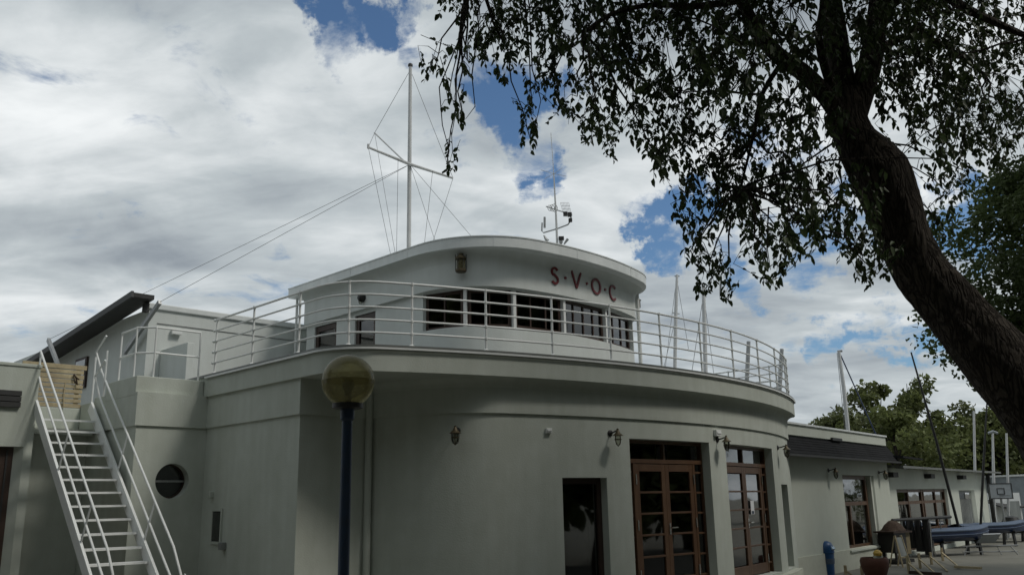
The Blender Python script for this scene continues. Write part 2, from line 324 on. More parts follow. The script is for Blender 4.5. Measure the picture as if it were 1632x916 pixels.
def arcpts(cc, R, a0, a1, n):
    return [(cc[0]+R*math.cos(math.radians(a0+(a1-a0)*i/n)), cc[1]+R*math.sin(math.radians(a0+(a1-a0)*i/n))) for i in range(n+1)]
def line_fillet_arc(a, cc, R, r, b0, a_end, n=60):
    """line of constant a (from b0) -> fillet of radius r -> arc (cc,R) up to angle a_end"""
    cca, ccb = (cc[0]+cc[1])/S2, (cc[0]-cc[1])/S2
    fa = a+r; fb = ccb+math.sqrt((R-r)**2-(fa-cca)**2)
    fx, fy = AB(fa, fb)
    t0 = math.degrees(math.atan2(*reversed(np.array(AB(a, fb))-np.array((fx, fy))))); t1 = math.degrees(math.atan2(fy-cc[1], fx-cc[0]))
    while t1 < t0: t1 += 360
    return [AB(a, b0)] + arcpts((fx, fy), r, t0, t1, 12) + arcpts(cc, R, t1-360 if t1 > 180 else t1, a_end, n)[1:], (t1-360 if t1 > 180 else t1)
GZ = -.45
def mirror(pts, am): return [AB(2*am-(x+y)/S2, (x-y)/S2) for x, y in reversed(pts)]
def sym(a, cc, R, r, b0, n=40, a2=None, r2=None):
    h, _ = line_fillet_arc(a, cc, R, r, b0, -45, n); am = (cc[0]+cc[1])/S2
    h2, _ = line_fillet_arc(a if a2 is None else 2*am-a2, cc, R, r if r2 is None else r2, b0, -45, n); return h+mirror(h2, am)[1:]
def onpath(px, py, path):
    d = ray(px, py); best = None
    for i in range(len(path)-1):
        p, q = np.array(path[i]), np.array(path[i+1]); mm = np.array([[d[0], -(q-p)[0]], [d[1], -(q-p)[1]]])
        if abs(np.linalg.det(mm)) < 1e-9: continue
        k, t = np.linalg.solve(mm, p)
        if k > 0 and -.001 <= t <= 1.001 and (best is None or k < best[0]): e_ = (q-p)/np.linalg.norm(q-p); best = (k, CAMP+d*k, np.array([e_[1], -e_[0], 0]))
    return best[1], best[2]
# ------------------------------------------------------------------ ground
g = MB(); nx = 40
g.add([(-900, -900, GZ), (900, -900, GZ), (900, 900, GZ), (-900, 900, GZ)], [(0, 1, 2, 3)])
struct(g.build('ground', 'ground'))
# ------------------------------------------------------------------ clubhouse
C1 = (-7.36, 27.67); RW = 15.13; RRIM = 15.39; ZD = 3.97; ZS = 3.56; ZCOR = 3.0
club = thing('clubhouse', 'white rounded modernist clubhouse with curved roof deck, wheelhouse cabin and brown glazed doors', 'building', (-2, 20, GZ))
def angW(x, y, R=RW, cc=C1):
    P = onarc(x, y, R, cc); return math.degrees(math.atan2(P[1]-cc[1], P[0]-cc[0]))
chEnd = angW(800, 760); arcEnd = -19.0
arcA = arcpts(C1, RW, chEnd, arcEnd, 70)
KP = np.array([-2.42, 14.80]); J_ = np.array(arcA[0]); tj = np.array([-math.sin(math.radians(chEnd)), math.cos(math.radians(chEnd))]); CT = J_-tj*.85
curl = [tuple(KP*(1-t)**2+2*CT*t*(1-t)+J_*t*t) for t in np.linspace(0, 1, 17)[:-1]]
arcW = curl+arcA+[AB(21.1, -13.2), AB(21.15, -13.6)]
wpath = [AB(6.14, -19.6), AB(6.14, -15.33), AB(7.42, -15.33), AB(7.42, -12.18)] + arcW + [AB(21.15, -20)]
cumw = [0]
for i in range(1, len(wpath)): cumw.append(cumw[-1]+math.dist(wpath[i], wpath[i-1]))
sArc0 = cumw[4+16]; sArc1 = cumw[4+16+70]
def sA(ang): return sArc0+(ang-chEnd)/(arcEnd-chEnd)*(sArc1-sArc0)
D1 = (angW(1002.6, 697), angW(1129.7, 705.7)); d2l = angW(1155.7, 711); D2 = (d2l, angW(1230, 717.5))
print('doors', D1, D2, (D1[1]-D1[0])*RW*math.pi/180, (D2[1]-D2[0])*RW*math.pi/180)
WN = (angW(896, 760.5), angW(967, 760.5)); SL = (angW(1245, 772.5), angW(1245, 772.5)+3.4)
ops = [(sA(D1[0]), sA(D1[1]), 0, 2.65), (sA(D2[0]), sA(D2[1]), 0, 2.65), (sA(WN[0]), sA(WN[1]), 0.02, 1.97), (sA(SL[0]), sA(SL[1]), 0, 1.87)]
wb, atw, _ = wall(wpath, GZ, ZCOR, .32, ops)
wall_o = wb.build('wall', 'stucco', club, smooth=True)
# porthole is cut with a boolean-free ring: the tower front gets its own hole
from bpy import ops as _ops
pc = (np.array(onplane(274.5, 766, (*AB(0, -15.33), 0), (1, -1, 0))))
cut = MB().lathe([(.30, -.6), (.30, .6)], pc, 40, (1, -1, 0)).build('cutter', 'stucco')
bo = wall_o.modifiers.new('hole', 'BOOLEAN'); bo.object = cut; bo.operation = 'DIFFERENCE'; bo.solver = 'EXACT'
dg = bpy.context.evaluated_depsgraph_get(); nm = bpy.data.meshes.new_from_object(wall_o.evaluated_get(dg)); wall_o.modifiers.clear(); wall_o.data = nm
bpy.data.objects.remove(cut)
vv = np.array([1, -1, 0])/S2; uu_ = np.array([1, 1, 0])/S2
pw_ = MB().lathe([(.31, -.24), (.31, -.18), (.27, -.18), (.27, -.24)], pc, 36, vv).build('porthole_frame', 'dark_wood', club, smooth=True)
MB().lathe([(.272, -.215), (.272, -.205)], pc, 36, vv).build('pane', 'glass', pw_)
MB().bar(pc-uu_*.28-vv*.17, pc+uu_*.28-vv*.17, .03, .035).build('glazing_bar', 'steel', pw_)
# frieze above the cornice line, cove under the deck, deck slab with rim
fp = normals(wpath)
MB().sweep(fp, [(.035, ZCOR-.004), (.035, ZS+.01), (-.30, ZS+.01), (-.30, ZCOR+.002)]).build('frieze', 'stucco', club, smooth=True)
cov_prof = [(.02, 3.36)] + [(.0355+.19*(1-math.cos(t)), 3.40+.155*math.sin(t)+.01) for t in np.linspace(0, math.pi/2, 7)] + [(.02, 3.575)]
MB().sweep(normals(arcW), cov_prof).build('cove', 'stucco', club, smooth=True)
rimp = sym(7.34, C1, RRIM, 1.0, -15.30)
poly = rimp + [AB(21.3, -23), AB(7.34, -23)]
MB().prism(poly, ZS, ZD-.05).build('deck_slab', 'stucco', club, smooth=True)
MB().prism(offset(rimp, .03) + [AB(21.3, -22.9), AB(7.34, -22.9)], ZD-.05, ZD-.008).build('deck_flashing', 'flash', club)
MB().prism(offset(rimp, -.10) + [AB(21.2, -22.7), AB(7.5, -22.7)], ZD-.008, ZD).build('deck_surface', 'flash', club)
MB().sweep(normals(offset(rimp, .034)), [(0, ZD-.078), (.012, ZD-.078), (.012, ZD-.048), (0, ZD-.048)]).build('drip_edge', 'white', club)
# tower balcony: floor and parapet
MB().prism([AB(6.13, -15.40), AB(7.33, -15.40), AB(7.33, -20), AB(6.13, -20)], 3.30, 3.50).build('balcony_floor', 'stucco', club)
MB().sweep(normals([AB(6.10, -16.75), AB(6.10, -15.38), AB(7.336, -15.38)]), [(0, 3.52), (0, 3.86), (-.16, 3.86), (-.16, 3.52)]).build('parapet', 'stucco', club, bevel=.012)
# parapet end sweeping down to the landing
MB().sweep(normals([AB(6.103, -17.3), AB(6.103, -16.75)]), [(0, 3.28), (0, 3.66), (-.15, 3.66), (-.15, 3.28)]).build('parapet_end', 'stucco', club, bevel=.03)
MB().prism([wpath[0], *[wpath[1], wpath[2], wpath[3]], *offset(arcW, -.1), AB(21.05, -19.9)], -.10, -.004).build('floor', 'floor', club)
# rear walls closing the rooms
MB().bar((*AB(21.1, -20.1), 1.25), (*AB(6.2, -19.75), 1.25), .25, 3.4).build('rear_wall', 'stucco', club)
# doorstep
MB().sweep(normals(arcpts(C1, RW, D1[0]-1.2, SL[1]+2, 40)), [(-.1, GZ), (.5, GZ), (.5, -.30), (-.1, -.30)]).build('lower_step', 'plinth', club, smooth=True)
MB().sweep(normals(arcpts(C1, RW, D1[0]-.4, SL[1]+1, 40)), [(-.1, -.31), (.16, -.31), (.16, -.05), (-.1, -.05)]).build('upper_step', 'plinth', club, smooth=True)
def frame_of(a0, a1, R, cc):
    p = np.array([cc[0]+R*math.cos(math.radians(a0)), cc[1]+R*math.sin(math.radians(a0))]); q = np.array([cc[0]+R*math.cos(math.radians(a1)), cc[1]+R*math.sin(math.radians(a1))])
    ex = (q-p); w_ = np.linalg.norm(ex); ex = ex/w_; n = np.array([ex[1], -ex[0]]); o = (p+q)/2
    return np.array([*o, 0]), np.array([*ex, 0]), np.array([*n, 0]), w_
Zv = np.array([0, 0, 1.])
def door_set(a0, a1, handle_side, paper=False):
    o, ex, n, wd = frame_of(a0, a1, RW, C1); o = o-n*.22; wd += .02; ax = (ex, n, Zv); H = 2.65; LT = 2.23
    P = lambda x, y, z: o+ex*x+n*y+Zv*z
    fr = MB(); hw = wd/2
    for sx in (-1, 1): fr.box(P(sx*(hw-.03), 0, H/2), (.06, .09, H), ax)
    fr.box(P(0, 0, H-.03), (wd-.122, .09, .06), ax); fr.box(P(0, 0, LT+.04), (wd-.122, .10, .075), ax)
    sw = .26; lx = hw-.06-sw
    for sx in (-1, 1): fr.box(P(sx*(lx-.0), 0, LT/2), (.06, .092, LT-.002), ax)
    fr.box(P(0, .002, (LT+H)/2+.01), (.05, .08, H-LT-.12), ax)
    for sx in (-1, 1):
        for k in range(6): fr.box(P(sx*(lx+sw/2+.03), 0, .20+k*.375), (sw-.062, .06, .035), ax)
    d = fr.build('door_frame', 'wood', club, bevel=.004)
    for sx in (-1, 1):
        MB().box(P(sx*(lx/2+.16), -.01, (LT+H)/2+.01), (lx-.0+.0, .008, H-LT-.13), ax).build('pane', 'glass', d)
        lf = MB(); c = sx*(lx-.03)/2; lw = lx-.034
        for ss in (-1, 1): lf.box(P(c+ss*(lw/2-.055), .012, LT/2+.01), (.11, .055, LT-.03), ax)
        lf.box(P(c, .012, LT-.075), (lw-.222, .055, .13), ax); lf.box(P(c, .012, .12), (lw-.222, .055, .20), ax)
        zs0, zs1 = .22, LT-.14; rows = 5; ph = (zs1-zs0)/rows
        for k in range(1, rows): lf.box(P(c, .014, zs0+k*ph), (lw-.222, .05, .035), ax)
        lf.build('door_leaf', 'wood', d, bevel=.004)
        for k in range(rows):
            MB().box(P(c, .008, zs0+(k+.5)*ph), (lw-.225, .008, ph-.036), ax).build('pane', 'glass', d)
        for k in range(6):
            MB().box(P(sx*(lx+sw/2+.03), -.002, .20+(k+.5)*.375 if k < 5 else 2.14), (sw-.064, .008, .338 if k < 5 else .15), ax).build('pane', 'glass', d)
        for hz in (.3, 1.15, 1.95): MB().tube([P(sx*(lx-.03), .06, hz-.09), P(sx*(lx-.03), .06, hz+.09)], .011, 8).build('hinge', 'chrome', d)
    hx = .055
    hb = MB(); hb.box(P(hx, .045, 1.06), (.035, .012, .2), ax); hb.bar(P(hx, .05, 1.08), P(hx, .095, 1.08), .02, .02); hb.bar(P(hx-.01, .095, 1.08), P(hx+.16, .1, 1.08), .022, .022)
    hb.build('handle', 'chrome', d)
    if paper:
        pp = MB().box(P(.36, .04, 1.38), (.2, .004, .28), ax).build('notice', 'paper', d)
        MB().box(P(.36, .044, 1.28), (.12, .004, .06), ax).build('notice_stamp', 'bluepost', d)
door_set(*D1, 1); door_set(*D2, 1, True)
# plain dark window with timber frame
o, ex, n, wd = frame_of(*WN, RW, C1); o = o-n*.2; ax = (ex, n, Zv)
fr = MB()
for sx in (-1, 1): fr.box(o+ex*sx*(wd/2-.045)+Zv*1.0, (.11, .08, 1.97), ax)
for z in (.05, 1.92): fr.box(o+Zv*z, (wd-.202, .078, .10), ax)
wo = fr.build('window', 'dark_wood', club); MB().box(o+Zv*.985, (wd-.2, .008, 1.78), ax).build('pane', 'glass', wo)
o, ex, n, wd = frame_of(*SL, RW, C1); o = o-n*.2; ax = (ex, n, Zv)
wo = MB().box(o+Zv*.93-n*.03, (wd, .05, 1.9), ax).build('slot_window', 'dark_wood', club); MB().box(o+Zv*.93, (wd-.1, .008, 1.78), ax).build('pane', 'glass', wo)
# things inside the rooms, dimly seen through the panes
def inside(a0, a1, d0, z0, z1, name, m, n=6):
    MB().sweep(normals(arcpts(C1, RW-d0, a0, a1, n)), [(0, z0), (0, z1), (-.05, z1), (-.05, z0)]).build(name, m, club)
inside(WN[0]-.2, WN[0]+.75, .34, .05, 1.95, 'curtain', 'curtain'); inside(WN[1]-.55, WN[1]+.2, .34, .05, 1.95, 'curtain', 'curtain')
inside(D1[0]+.2, D1[0]+1.5, .55, .0, 2.3, 'curtain', 'curtain'); inside(D1[1]-1.2, D1[1]-.1, .55, .0, 2.3, 'curtain', 'curtain'); inside(D2[0]+.1, D2[0]+1.2, .55, 0, 2.3, 'curtain', 'curtain')
inside(D1[0]-2, D2[1]+2, 3.2, 0, 1.05, 'bar_counter', 'plank', 20)
# ------------------------------------------------------------------ wheelhouse cabin (on the deck)
C2 = (-4.77, 25.69); RC = 8.76; ZB = 6.07; ZSILL = 5.22; ZF0 = 6.835; ZF1 = 7.085; CA = 11.80
CB = 18.15
cpath = sym(CA, C2, RC, 1.7, -19.35, 40, CB, .8)
inner = offset(cpath, -.09)
cumc = [0]
for i in range(1, len(inner)): cumc.append(cumc[-1]+math.dist(inner[i], inner[i-1]))
def sC(px, py, z=5.6):
    """run length along the lower cabin wall of the point hit by this pixel"""
    d = ray(px, py); best = None
    for i in range(len(inner)-1):
        p, q = np.array(inner[i]), np.array(inner[i+1]); A = np.array([[d[0], -(q-p)[0]], [d[1], -(q-p)[1]]])
        try: k, t = np.linalg.solve(A, p)
        except Exception: continue
        if k > 0 and -1e-6 <= t <= 1+1e-6 and (best is None or k < best[0]): best = (k, cumc[i]+t*math.dist(inner[i], inner[i+1]))
    return best[1] if best else sC(px-1, py, z)
sW0, sW1 = sC(674, 500), sC(1009, 540)
sD0, sD1 = sC(565.5, 520), sC(598, 520); sV0, sV1 = sC(501.5, 530), sC(536, 530)
print('cabin', sW0, sW1, sD0, sD1, sV0, sV1)
cops = [(sW0, sW1, ZSILL, ZB-.02), (sD0, sD1, 3.98, 5.98), (sV0, sV1, 4.9, 5.98)]
cb, atc, _ = wall(inner, ZD-.02, ZB+.002, .2, cops); cb.build('cabin_wall', 'stucco_lit', club, smooth=True)
MB().sweep(normals(cpath), [(0, ZB), (0, ZF0+.01), (-.28, ZF0+.01), (-.28, ZB+.001)]).build('cabin_band', 'stucco_lit', club, smooth=True)
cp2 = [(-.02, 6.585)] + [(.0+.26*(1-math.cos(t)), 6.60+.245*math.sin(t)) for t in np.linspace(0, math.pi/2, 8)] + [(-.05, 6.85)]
MB().sweep(normals(cpath), cp2).build('cabin_cove', 'stucco_lit', club, smooth=True)
rpath0 = sym(CA-.20, C2, RC+.40, 2.0, -19.85, 40, CB+.33, 1.6)
rback = []
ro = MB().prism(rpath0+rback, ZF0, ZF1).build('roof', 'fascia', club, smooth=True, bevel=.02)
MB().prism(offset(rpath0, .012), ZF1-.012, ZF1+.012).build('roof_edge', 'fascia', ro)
ns = 9; rl = [0]
for i in range(1, len(rpath0)): rl.append(rl[-1]+math.dist(rpath0[i], rpath0[i-1]))
for k in range(1, ns+1):    # joints of the fascia sheets
    s_ = 2.2*k+.6; i = min(len(rl)-2, int(np.searchsorted(rl, s_))-1); p, q = np.array(rpath0[i]), np.array(rpath0[i+1]); d = (q-p)/np.linalg.norm(q-p); n = np.array([d[1], -d[0]]); t = (s_-rl[i])
    c = p+d*t+n*.002; MB().box((*c, (ZF0+ZF1)/2), (.02, .008, ZF1-ZF0-.04), ((*d, 0), (*n, 0), (0, 0, 1))).build('fascia_joint', 'fascia', ro)
# rear and interior of the cabin
MB().bar((*AB(CA+.15, -19.30), 5.45), (*AB(CB-.15, -19.30), 5.45), .2, 2.8).build('cabin_rear_wall', 'stucco', club)
# window band: white mullions, dark frames, panes
sm = [sW0, sC(741, 500), sC(821, 505), sC(901, 520), sC(968, 535), sW1]
print('mull', sm)
for i in range(1, len(sm)-1):
    p, n = atc(sm[i]); n = n/np.linalg.norm(n); t = np.array([-n[1], n[0]])
    MB().box((*(p-n*.055), (ZSILL+ZB)/2-.01), (.07, .10, ZB-ZSILL-.022), ((*t, 0), (*n, 0), (0, 0, 1))).build('mullion', 'white', club)
for i in range(len(sm)-1):
    a_, b_ = sm[i]+(.05 if i else .0), sm[i+1]-.05; fr = MB(); nsub = max(1, int(round((b_-a_)/.42)))
    p, n = atc(a_); q, n2 = atc(b_); p = p-n*.12; q = q-n2*.12; ex = np.array([*(q-p), 0]); l = np.linalg.norm(ex)
    if l < .1: continue
    ex = ex/l; nn = np.array([-ex[1]*-1, -ex[0], 0]); c = np.array([*((p+q)/2), (ZSILL+ZB)/2-.01]); ax = (ex, nn, Zv); hh = ZB-ZSILL-.03
    for z in (-1, 1): fr.box(c+Zv*z*(hh/2-.035), (l, .07, .07), ax)
    for sx in (-1, 1): fr.box(c+ex*sx*(l/2-.03), (.06, .07, hh-.142), ax)
    for k in range(1, nsub): fr.box(c+ex*(-l/2+l*k/nsub), (.035, .06, hh-.142), ax)
    wo = fr.build('window', 'dark_wood', club); MB().box(c, (l-.1, .008, hh-.13), ax).build('pane', 'glass', wo)
for (s0, s1, z0, z1, nm_) in ((sD0, sD1, 3.98, 5.98, 'cabin_door'), (sV0, sV1, 4.9, 5.98, 'window')):
    p, n = atc(s0); q, _n = atc(s1); n = np.array([*(n/np.linalg.norm(n)), 0]); c = np.array([*((p+q)/2), (z0+z1)/2])-n*.08; ex = np.array([*(q-p), 0]); l = np.linalg.norm(ex); ex /= l; ax = (ex, n, Zv); h = z1-z0
    fr = MB()
    for sx in (-1, 1): fr.box(c+ex*sx*(l/2-.06), (.12, .07, h), ax)
    for z in (-1, 1): fr.box(c+Zv*z*(h/2-.07), (l-.242, .07, .14), ax)
    if nm_ == 'cabin_door': fr.box(c-Zv*.1, (l-.242, .06, .1), ax)
    wo = fr.build(nm_, 'dark_wood', club); MB().box(c, (l-.22, .008, h-.25), ax).build('pane', 'glass', wo)
# posts under the roof ends
pp = AB(CA+.0, -19.72); MB().tube([(*pp, ZD), (*pp, ZF0)], .035).build('roof_post', 'white', club)
# a lean pipe / post beside the right end of the cabin
P = atY(1018, 520, 22.35); MB().tube([(P[0], P[1], ZD), (P[0], P[1], 6.86)], .05).build('roof_post', 'white', club)
# red letters S . V . O . C on the band
def stroke(mb, pts, w_, o, ex, n, d=.03):
    pts = [np.array(p, float) for p in pts]; m_ = len(pts); row = []
    for i, p in enumerate(pts):
        t = pts[min(i+1, m_-1)]-pts[max(i-1, 0)]; t /= np.linalg.norm(t); s_ = np.array([-t[1], t[0]])*w_/2
        for q, y in ((p+s_, 0), (p-s_, 0), (p-s_, d), (p+s_, d)): row.append(o+ex*q[0]+Zv*q[1]+n*y)
    fs = [(i*4+k, i*4+(k+1) % 4, (i+1)*4+(k+1) % 4, (i+1)*4+k) for i in range(m_-1) for k in range(4)]+[(0, 1, 2, 3), tuple((m_-1)*4+k for k in (3, 2, 1, 0))]
    mb.add(row, fs)
def cpt(cx, cy, rx, ry, a0, a1, n=14): return [(cx+rx*math.cos(math.radians(a0+(a1-a0)*i/n)), cy+ry*math.sin(math.radians(a0+(a1-a0)*i/n))) for i in range(n+1)]
for ch, px, py in (('S', 883.6, 439.5), ('.', 900.4, 443), ('V', 917.9, 446), ('.', 934.7, 452), ('O', 949.5, 456.5), ('.', 963.7, 461.5), ('C', 975.5, 466.5)):
    P = onarc(px, py, RC, C2); n = np.array([P[0]-C2[0], P[1]-C2[1], 0]); n /= np.linalg.norm(n); ex = np.array([-n[1], n[0], 0]); o = P-n*.002+n*.0; mb = MB(); W_ = .05; h = .19
    if ch == 'S': stroke(mb, cpt(0, h*.48, .085, h*.46, 25, 235) + [(-.02, .03), (.03, -.01)] + cpt(0, -h*.48, .09, h*.46, 50, -155), W_, o, ex, n)
    elif ch == 'V': stroke(mb, [(-.16, h), (-.004, -h)], W_, o, ex, n); stroke(mb, [(.16, h), (.004, -h)], W_, o-n*.001, ex, n)
    elif ch == 'O': stroke(mb, cpt(0, 0, .17, h-.02, 0, 360, 30), W_, o, ex, n)
    elif ch == 'C': stroke(mb, cpt(.03, 0, .16, h-.02, 48, 312, 24), W_, o, ex, n)
    else: mb.lathe([(.032, 0), (.032, .03)], o, 12, n)
    lo = mb.build('letter_dot' if ch == '.' else 'letter', 'red', club)
# drain pipe in the corner where flank meets drum
p = (KP[0]+.0, KP[1]-.10); MB().tube([(p[0], p[1], GZ), (p[0], p[1], 3.5)], .058, 12).build('drain_pipe', 'stucco', club, smooth=True)
# ------------------------------------------------------------------ deck railing
rail_line = sym(7.39, C1, 15.3, 1.0, -15.22, 60)
rl_root = thing('deck_railing', 'white five-bar tubular railing running round the edge of the roof deck', 'railing', (0, 15, ZD))
POST = [(341.7, 594.2), (401.3, 579.1), (475.4, 562.7), (555.1, 551.5), (656, 553.7), (774.9, 559.3), (881.1, 565.6), (974.6, 574.5), (1054.8, 584.6), (1119.3, 594.5), (1170.5, 605.3), (1211.8, 615.7), (1239.5, 624.6), (1254.6, 631.8), (1259.9, 637.3)]
rc = [0]
for i in range(1, len(rail_line)): rc.append(rc[-1]+math.dist(rail_line[i], rail_line[i-1]))
def rail_at(s):
    i = max(0, min(len(rc)-2, int(np.searchsorted(rc, s))-1)); t = (s-rc[i])/(rc[i+1]-rc[i]); return np.array(rail_line[i])*(1-t)+np.array(rail_line[i+1])*t
def rail_s(px, py):
    d = ray(px, py); best = None
    for i in range(len(rail_line)-1):
        p, q = np.array(rail_line[i]), np.array(rail_line[i+1]); k, t = np.linalg.solve(np.array([[d[0], -(q-p)[0]], [d[1], -(q-p)[1]]]), p)
        if k > 0 and -.05 <= t <= 1.05 and (best is None or k < best[0]): best = (k, rc[i]+t*(rc[i+1]-rc[i]))
    return best[1] if best else None
ps = [rail_s(*q) or rail_s(q[0]-2, q[1]) or rail_s(q[0]-5, q[1]) for q in POST]; ps = [s_ for s_ in ps if s_ is not None]; ps[0] = max(ps[0], .1); print('posts', np.round(np.diff(ps), 2))
ps += [ps[-1]+1.25*k for k in range(1, 5)]
for s_ in ps:
    x, y = rail_at(s_); mb = MB().tube([(x, y, ZD-.003), (x, y, ZD+1.0)], .019, 8); mb.lathe([(.05, 0), (.05, .012), (.02, .03)], (x, y, ZD-.002), 10)
    for k in range(5): mb.lathe([(.026, -.022), (.029, 0), (.026, .022)], (x, y, ZD+1.0-.2*k*1.0), 8)
    mb.build('post', 'white', rl_root, smooth=True)
for k in range(5):
    MB().tube([(x, y, ZD+1.0-.2*k) for x, y in [rail_at(max(.02, s_)) for s_ in np.linspace(0.02-.0, ps[-1], 150)]], .016 if k else .019, 8).build('rail', 'white', rl_root, smooth=True)
    x, y = rail_at(.02); MB().lathe([(.024, -.02), (.03, 0), (.024, .02)], (x, y, ZD+1-.2*k), 8, (1, -1, 0)).build('rail_end', 'white', rl_root, smooth=True)
# small balcony railing on the tower
br = thing('balcony_railing', 'low two-bar white railing on the parapet above the porthole', 'railing', (*AB(6.2, -15.5), 3.86))
pb = [AB(6.18, -16.4), AB(6.18, -15.72), AB(6.42, -15.46), AB(7.25, -15.46)]
for i, (x, y) in enumerate([pb[0], pb[1], pb[2], pb[3]]):
    MB().tube([(x, y, 3.5 if i == 0 else 3.855), (x, y, 4.76)], .018, 8).build('post', 'white', br, smooth=True)
for z in (4.76, 4.30): MB().tube([(x, y, z) for x, y in pb], .018, 8).build('rail', 'white', br, smooth=True)
# ------------------------------------------------------------------ rear wing with dark eave
wing = thing('rear_wing', 'boxy white upper wing with dark sloping eave behind the balcony', 'building', (*AB(8.2, -20), GZ))
wz = 6.10
MB().prism([AB(8.10, -20.0), AB(14.5, -20.0), AB(14.5, -30), AB(8.10, -30)], GZ, wz).build('wall', 'stucco_lit', wing)
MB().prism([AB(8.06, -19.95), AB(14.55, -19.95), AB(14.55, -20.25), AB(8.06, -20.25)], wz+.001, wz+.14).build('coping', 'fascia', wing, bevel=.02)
MB().bar((*AB(8.3, -19.992), 5.78), (*AB(14.5, -19.992), 5.78), .012, .012).build('cable', 'wire', wing)
# sloping dark roof edge on the left side
def ebar(b0, z0, b1, z1, a0, a1, th, name, m):
    p = [(*AB(a0, b0), z0), (*AB(a1, b0), z0), (*AB(a1, b1), z1), (*AB(a0, b1), z1)]; mb = MB(); mb.add([*p, *[(x, y, z-th) for x, y, z in p]], [(0, 1, 2, 3), (7, 6, 5, 4), (0, 4, 5, 1), (1, 5, 6, 2), (2, 6, 7, 3), (3, 7, 4, 0)]); return mb.build(name, m, wing)
ebar(-19.70, 6.36, -28.5, 5.50, 7.58, 8.07, .10, 'eave_roof', 'dark_eave')
ebar(-19.66, 6.38, -28.5, 5.52, 7.53, 7.585, .14, 'eave_board', 'eave_grey')
MB().bar((*AB(8.0, -19.97), 6.0), (*AB(8.0, -19.97), 6.2), .16, .1, (1, 1, 0)).build('eave_bracket', 'dark_eave', wing)
p0 = onplane(133, 572, (*AB(8.10, 0), 0), (1, 1, 0))
wo = MB().box((*AB(8.07, (p0[0]-p0[1])/S2), 5.05), (.8, .06, .8), (vv, uu_, Zv)).build('window', 'dark_wood', wing)
MB().box((*AB(8.035, (p0[0]-p0[1])/S2), 5.05), (.66, .01, .66), (vv, uu_, Zv)).build('pane', 'glass', wo)
# stub wall on the balcony with sloping shade side
P = onplane(299, 545, (*AB(0, -18.6), 0), (1, -1, 0)); sa = (P[0]+P[1])/S2; print('stub', P, sa)
MB().prism([AB(sa, -18.6), AB(sa+.16, -18.6), AB(sa+.16, -19.99), AB(sa, -19.99)], 3.4, P[2]).build('stub_wall', 'stucco_lit', wing, bevel=.01)
lb = MB().box((*AB(8.75, -19.94), 5.62), (.24, .1, .12), (uu_, vv, Zv)).build('floodlight', 'white', None, bevel=.01); tag(lb, 'small white floodlight box under the coping of the rear wing', 'floodlight')
# inclined stay struts
for q0, q1, aa, lbl in (((199, 562), (255, 481), 7.95, 'grey inclined strut holding a wire stay beside the corner of the rear wing'), ((94, 585), (77, 541), 7.2, 'short grey inclined strut rising behind the plank gate')):
    p = onplane(*q0, (*AB(aa, 0), 0), (1, 1, 0)); q = onplane(*q1, (*AB(aa, 0), 0), (1, 1, 0)); o = MB().bar(p, q, .07, .10).build('stay_strut', 'steel'); tag(o, lbl, 'strut')
    if q1[0] == 255: STAY_A = q
    else: STAY_B = q
# ------------------------------------------------------------------ stair block at the left
sb = thing('stair_block', 'white low block with dark doorway and parapet behind the steel stairs', 'building', (*AB(4.9, -17.5), GZ))
bw, _, _ = wall([AB(1.5, -17.15), AB(5.08, -17.15), AB(5.08, -21.0)], GZ, 4.10, .22, [(-.01, 3.44, GZ, 2.70)]); bw.build('wall', 'stucco', sb)
MB().prism([AB(1.5, -17.13), AB(5.10, -17.13), AB(5.10, -21), AB(4.80, -21), AB(4.80, -17.4), AB(1.5, -17.4)], 4.102, 4.16).build('coping', 'stucco', sb, bevel=.01)
for k in range(3): MB().bar((*AB(1.8, -17.12), 3.42+.1*k), (*AB(4.80, -17.12), 3.42+.1*k), .06, .085).build('louvre_slat', 'dark_eave', sb)
dr = MB().box((*AB(3.2, -17.30), 1.1), (3.55, .05, 3.2), (uu_, vv, Zv)).build('door', 'dark_wood', sb)
for k in range(6): MB().box((*AB(4.72-.42*k, -17.27), 1.1), (.03, .02, 3.1), (uu_, vv, Zv)).build('board_joint', 'dark_eave', dr)
MB().prism([AB(5.085, -17.55), AB(6.135, -17.55), AB(6.135, -21), AB(5.085, -21)], GZ, 2.94).build('landing_base', 'stucco', sb)
MB().prism([AB(5.085, -17.20), AB(6.10, -17.20), AB(6.10, -18.0), AB(5.085, -18.0)], 2.942, 3.05).build('landing', 'stucco', sb)
MB().prism([AB(5.085, -17.95), AB(6.10, -17.95), AB(6.10, -19.5), AB(5.085, -19.5)], 3.052, 3.50).build('step', 'stucco', sb, bevel=.01)
MB().prism([AB(1.5, -17.3), AB(4.9, -17.3), AB(4.9, -21), AB(1.5, -21)], 3.75, 3.9).build('flat_roof', 'flash', sb)
pg = thing('plank_gate', 'weathered yellow horizontal plank barrier closing the top of the stairs', 'gate', (*AB(5.5, -18), 3.6))
for k in range(8):
    z = 3.55+.092*k; j = random.uniform(-.012, .012)
    MB().box((*AB(5.63+j, -17.97+.004*k+random.uniform(-.006, .006)), z), (.94, .03, random.uniform(.066, .08)), (uu_, vv, Zv)).build('plank', 'plank', pg, bevel=.004)
MB().box((*AB(5.56, -17.93), 4.285), (1.15, .035, .085), (uu_, vv, Zv)).build('plank', 'plank', pg, bevel=.004)
for a_ in (5.25, 6.02): MB().box((*AB(a_, -18.03), 3.93), (.07, .06, .80), (uu_, vv, Zv)).build('batten', 'plank', pg)
MB().tube([(*AB(5.78, -17.93), 3.5), (*AB(5.76, -17.925), 3.75), (*AB(5.77, -17.93), 3.98)], .012).build('stick', 'plank', pg)
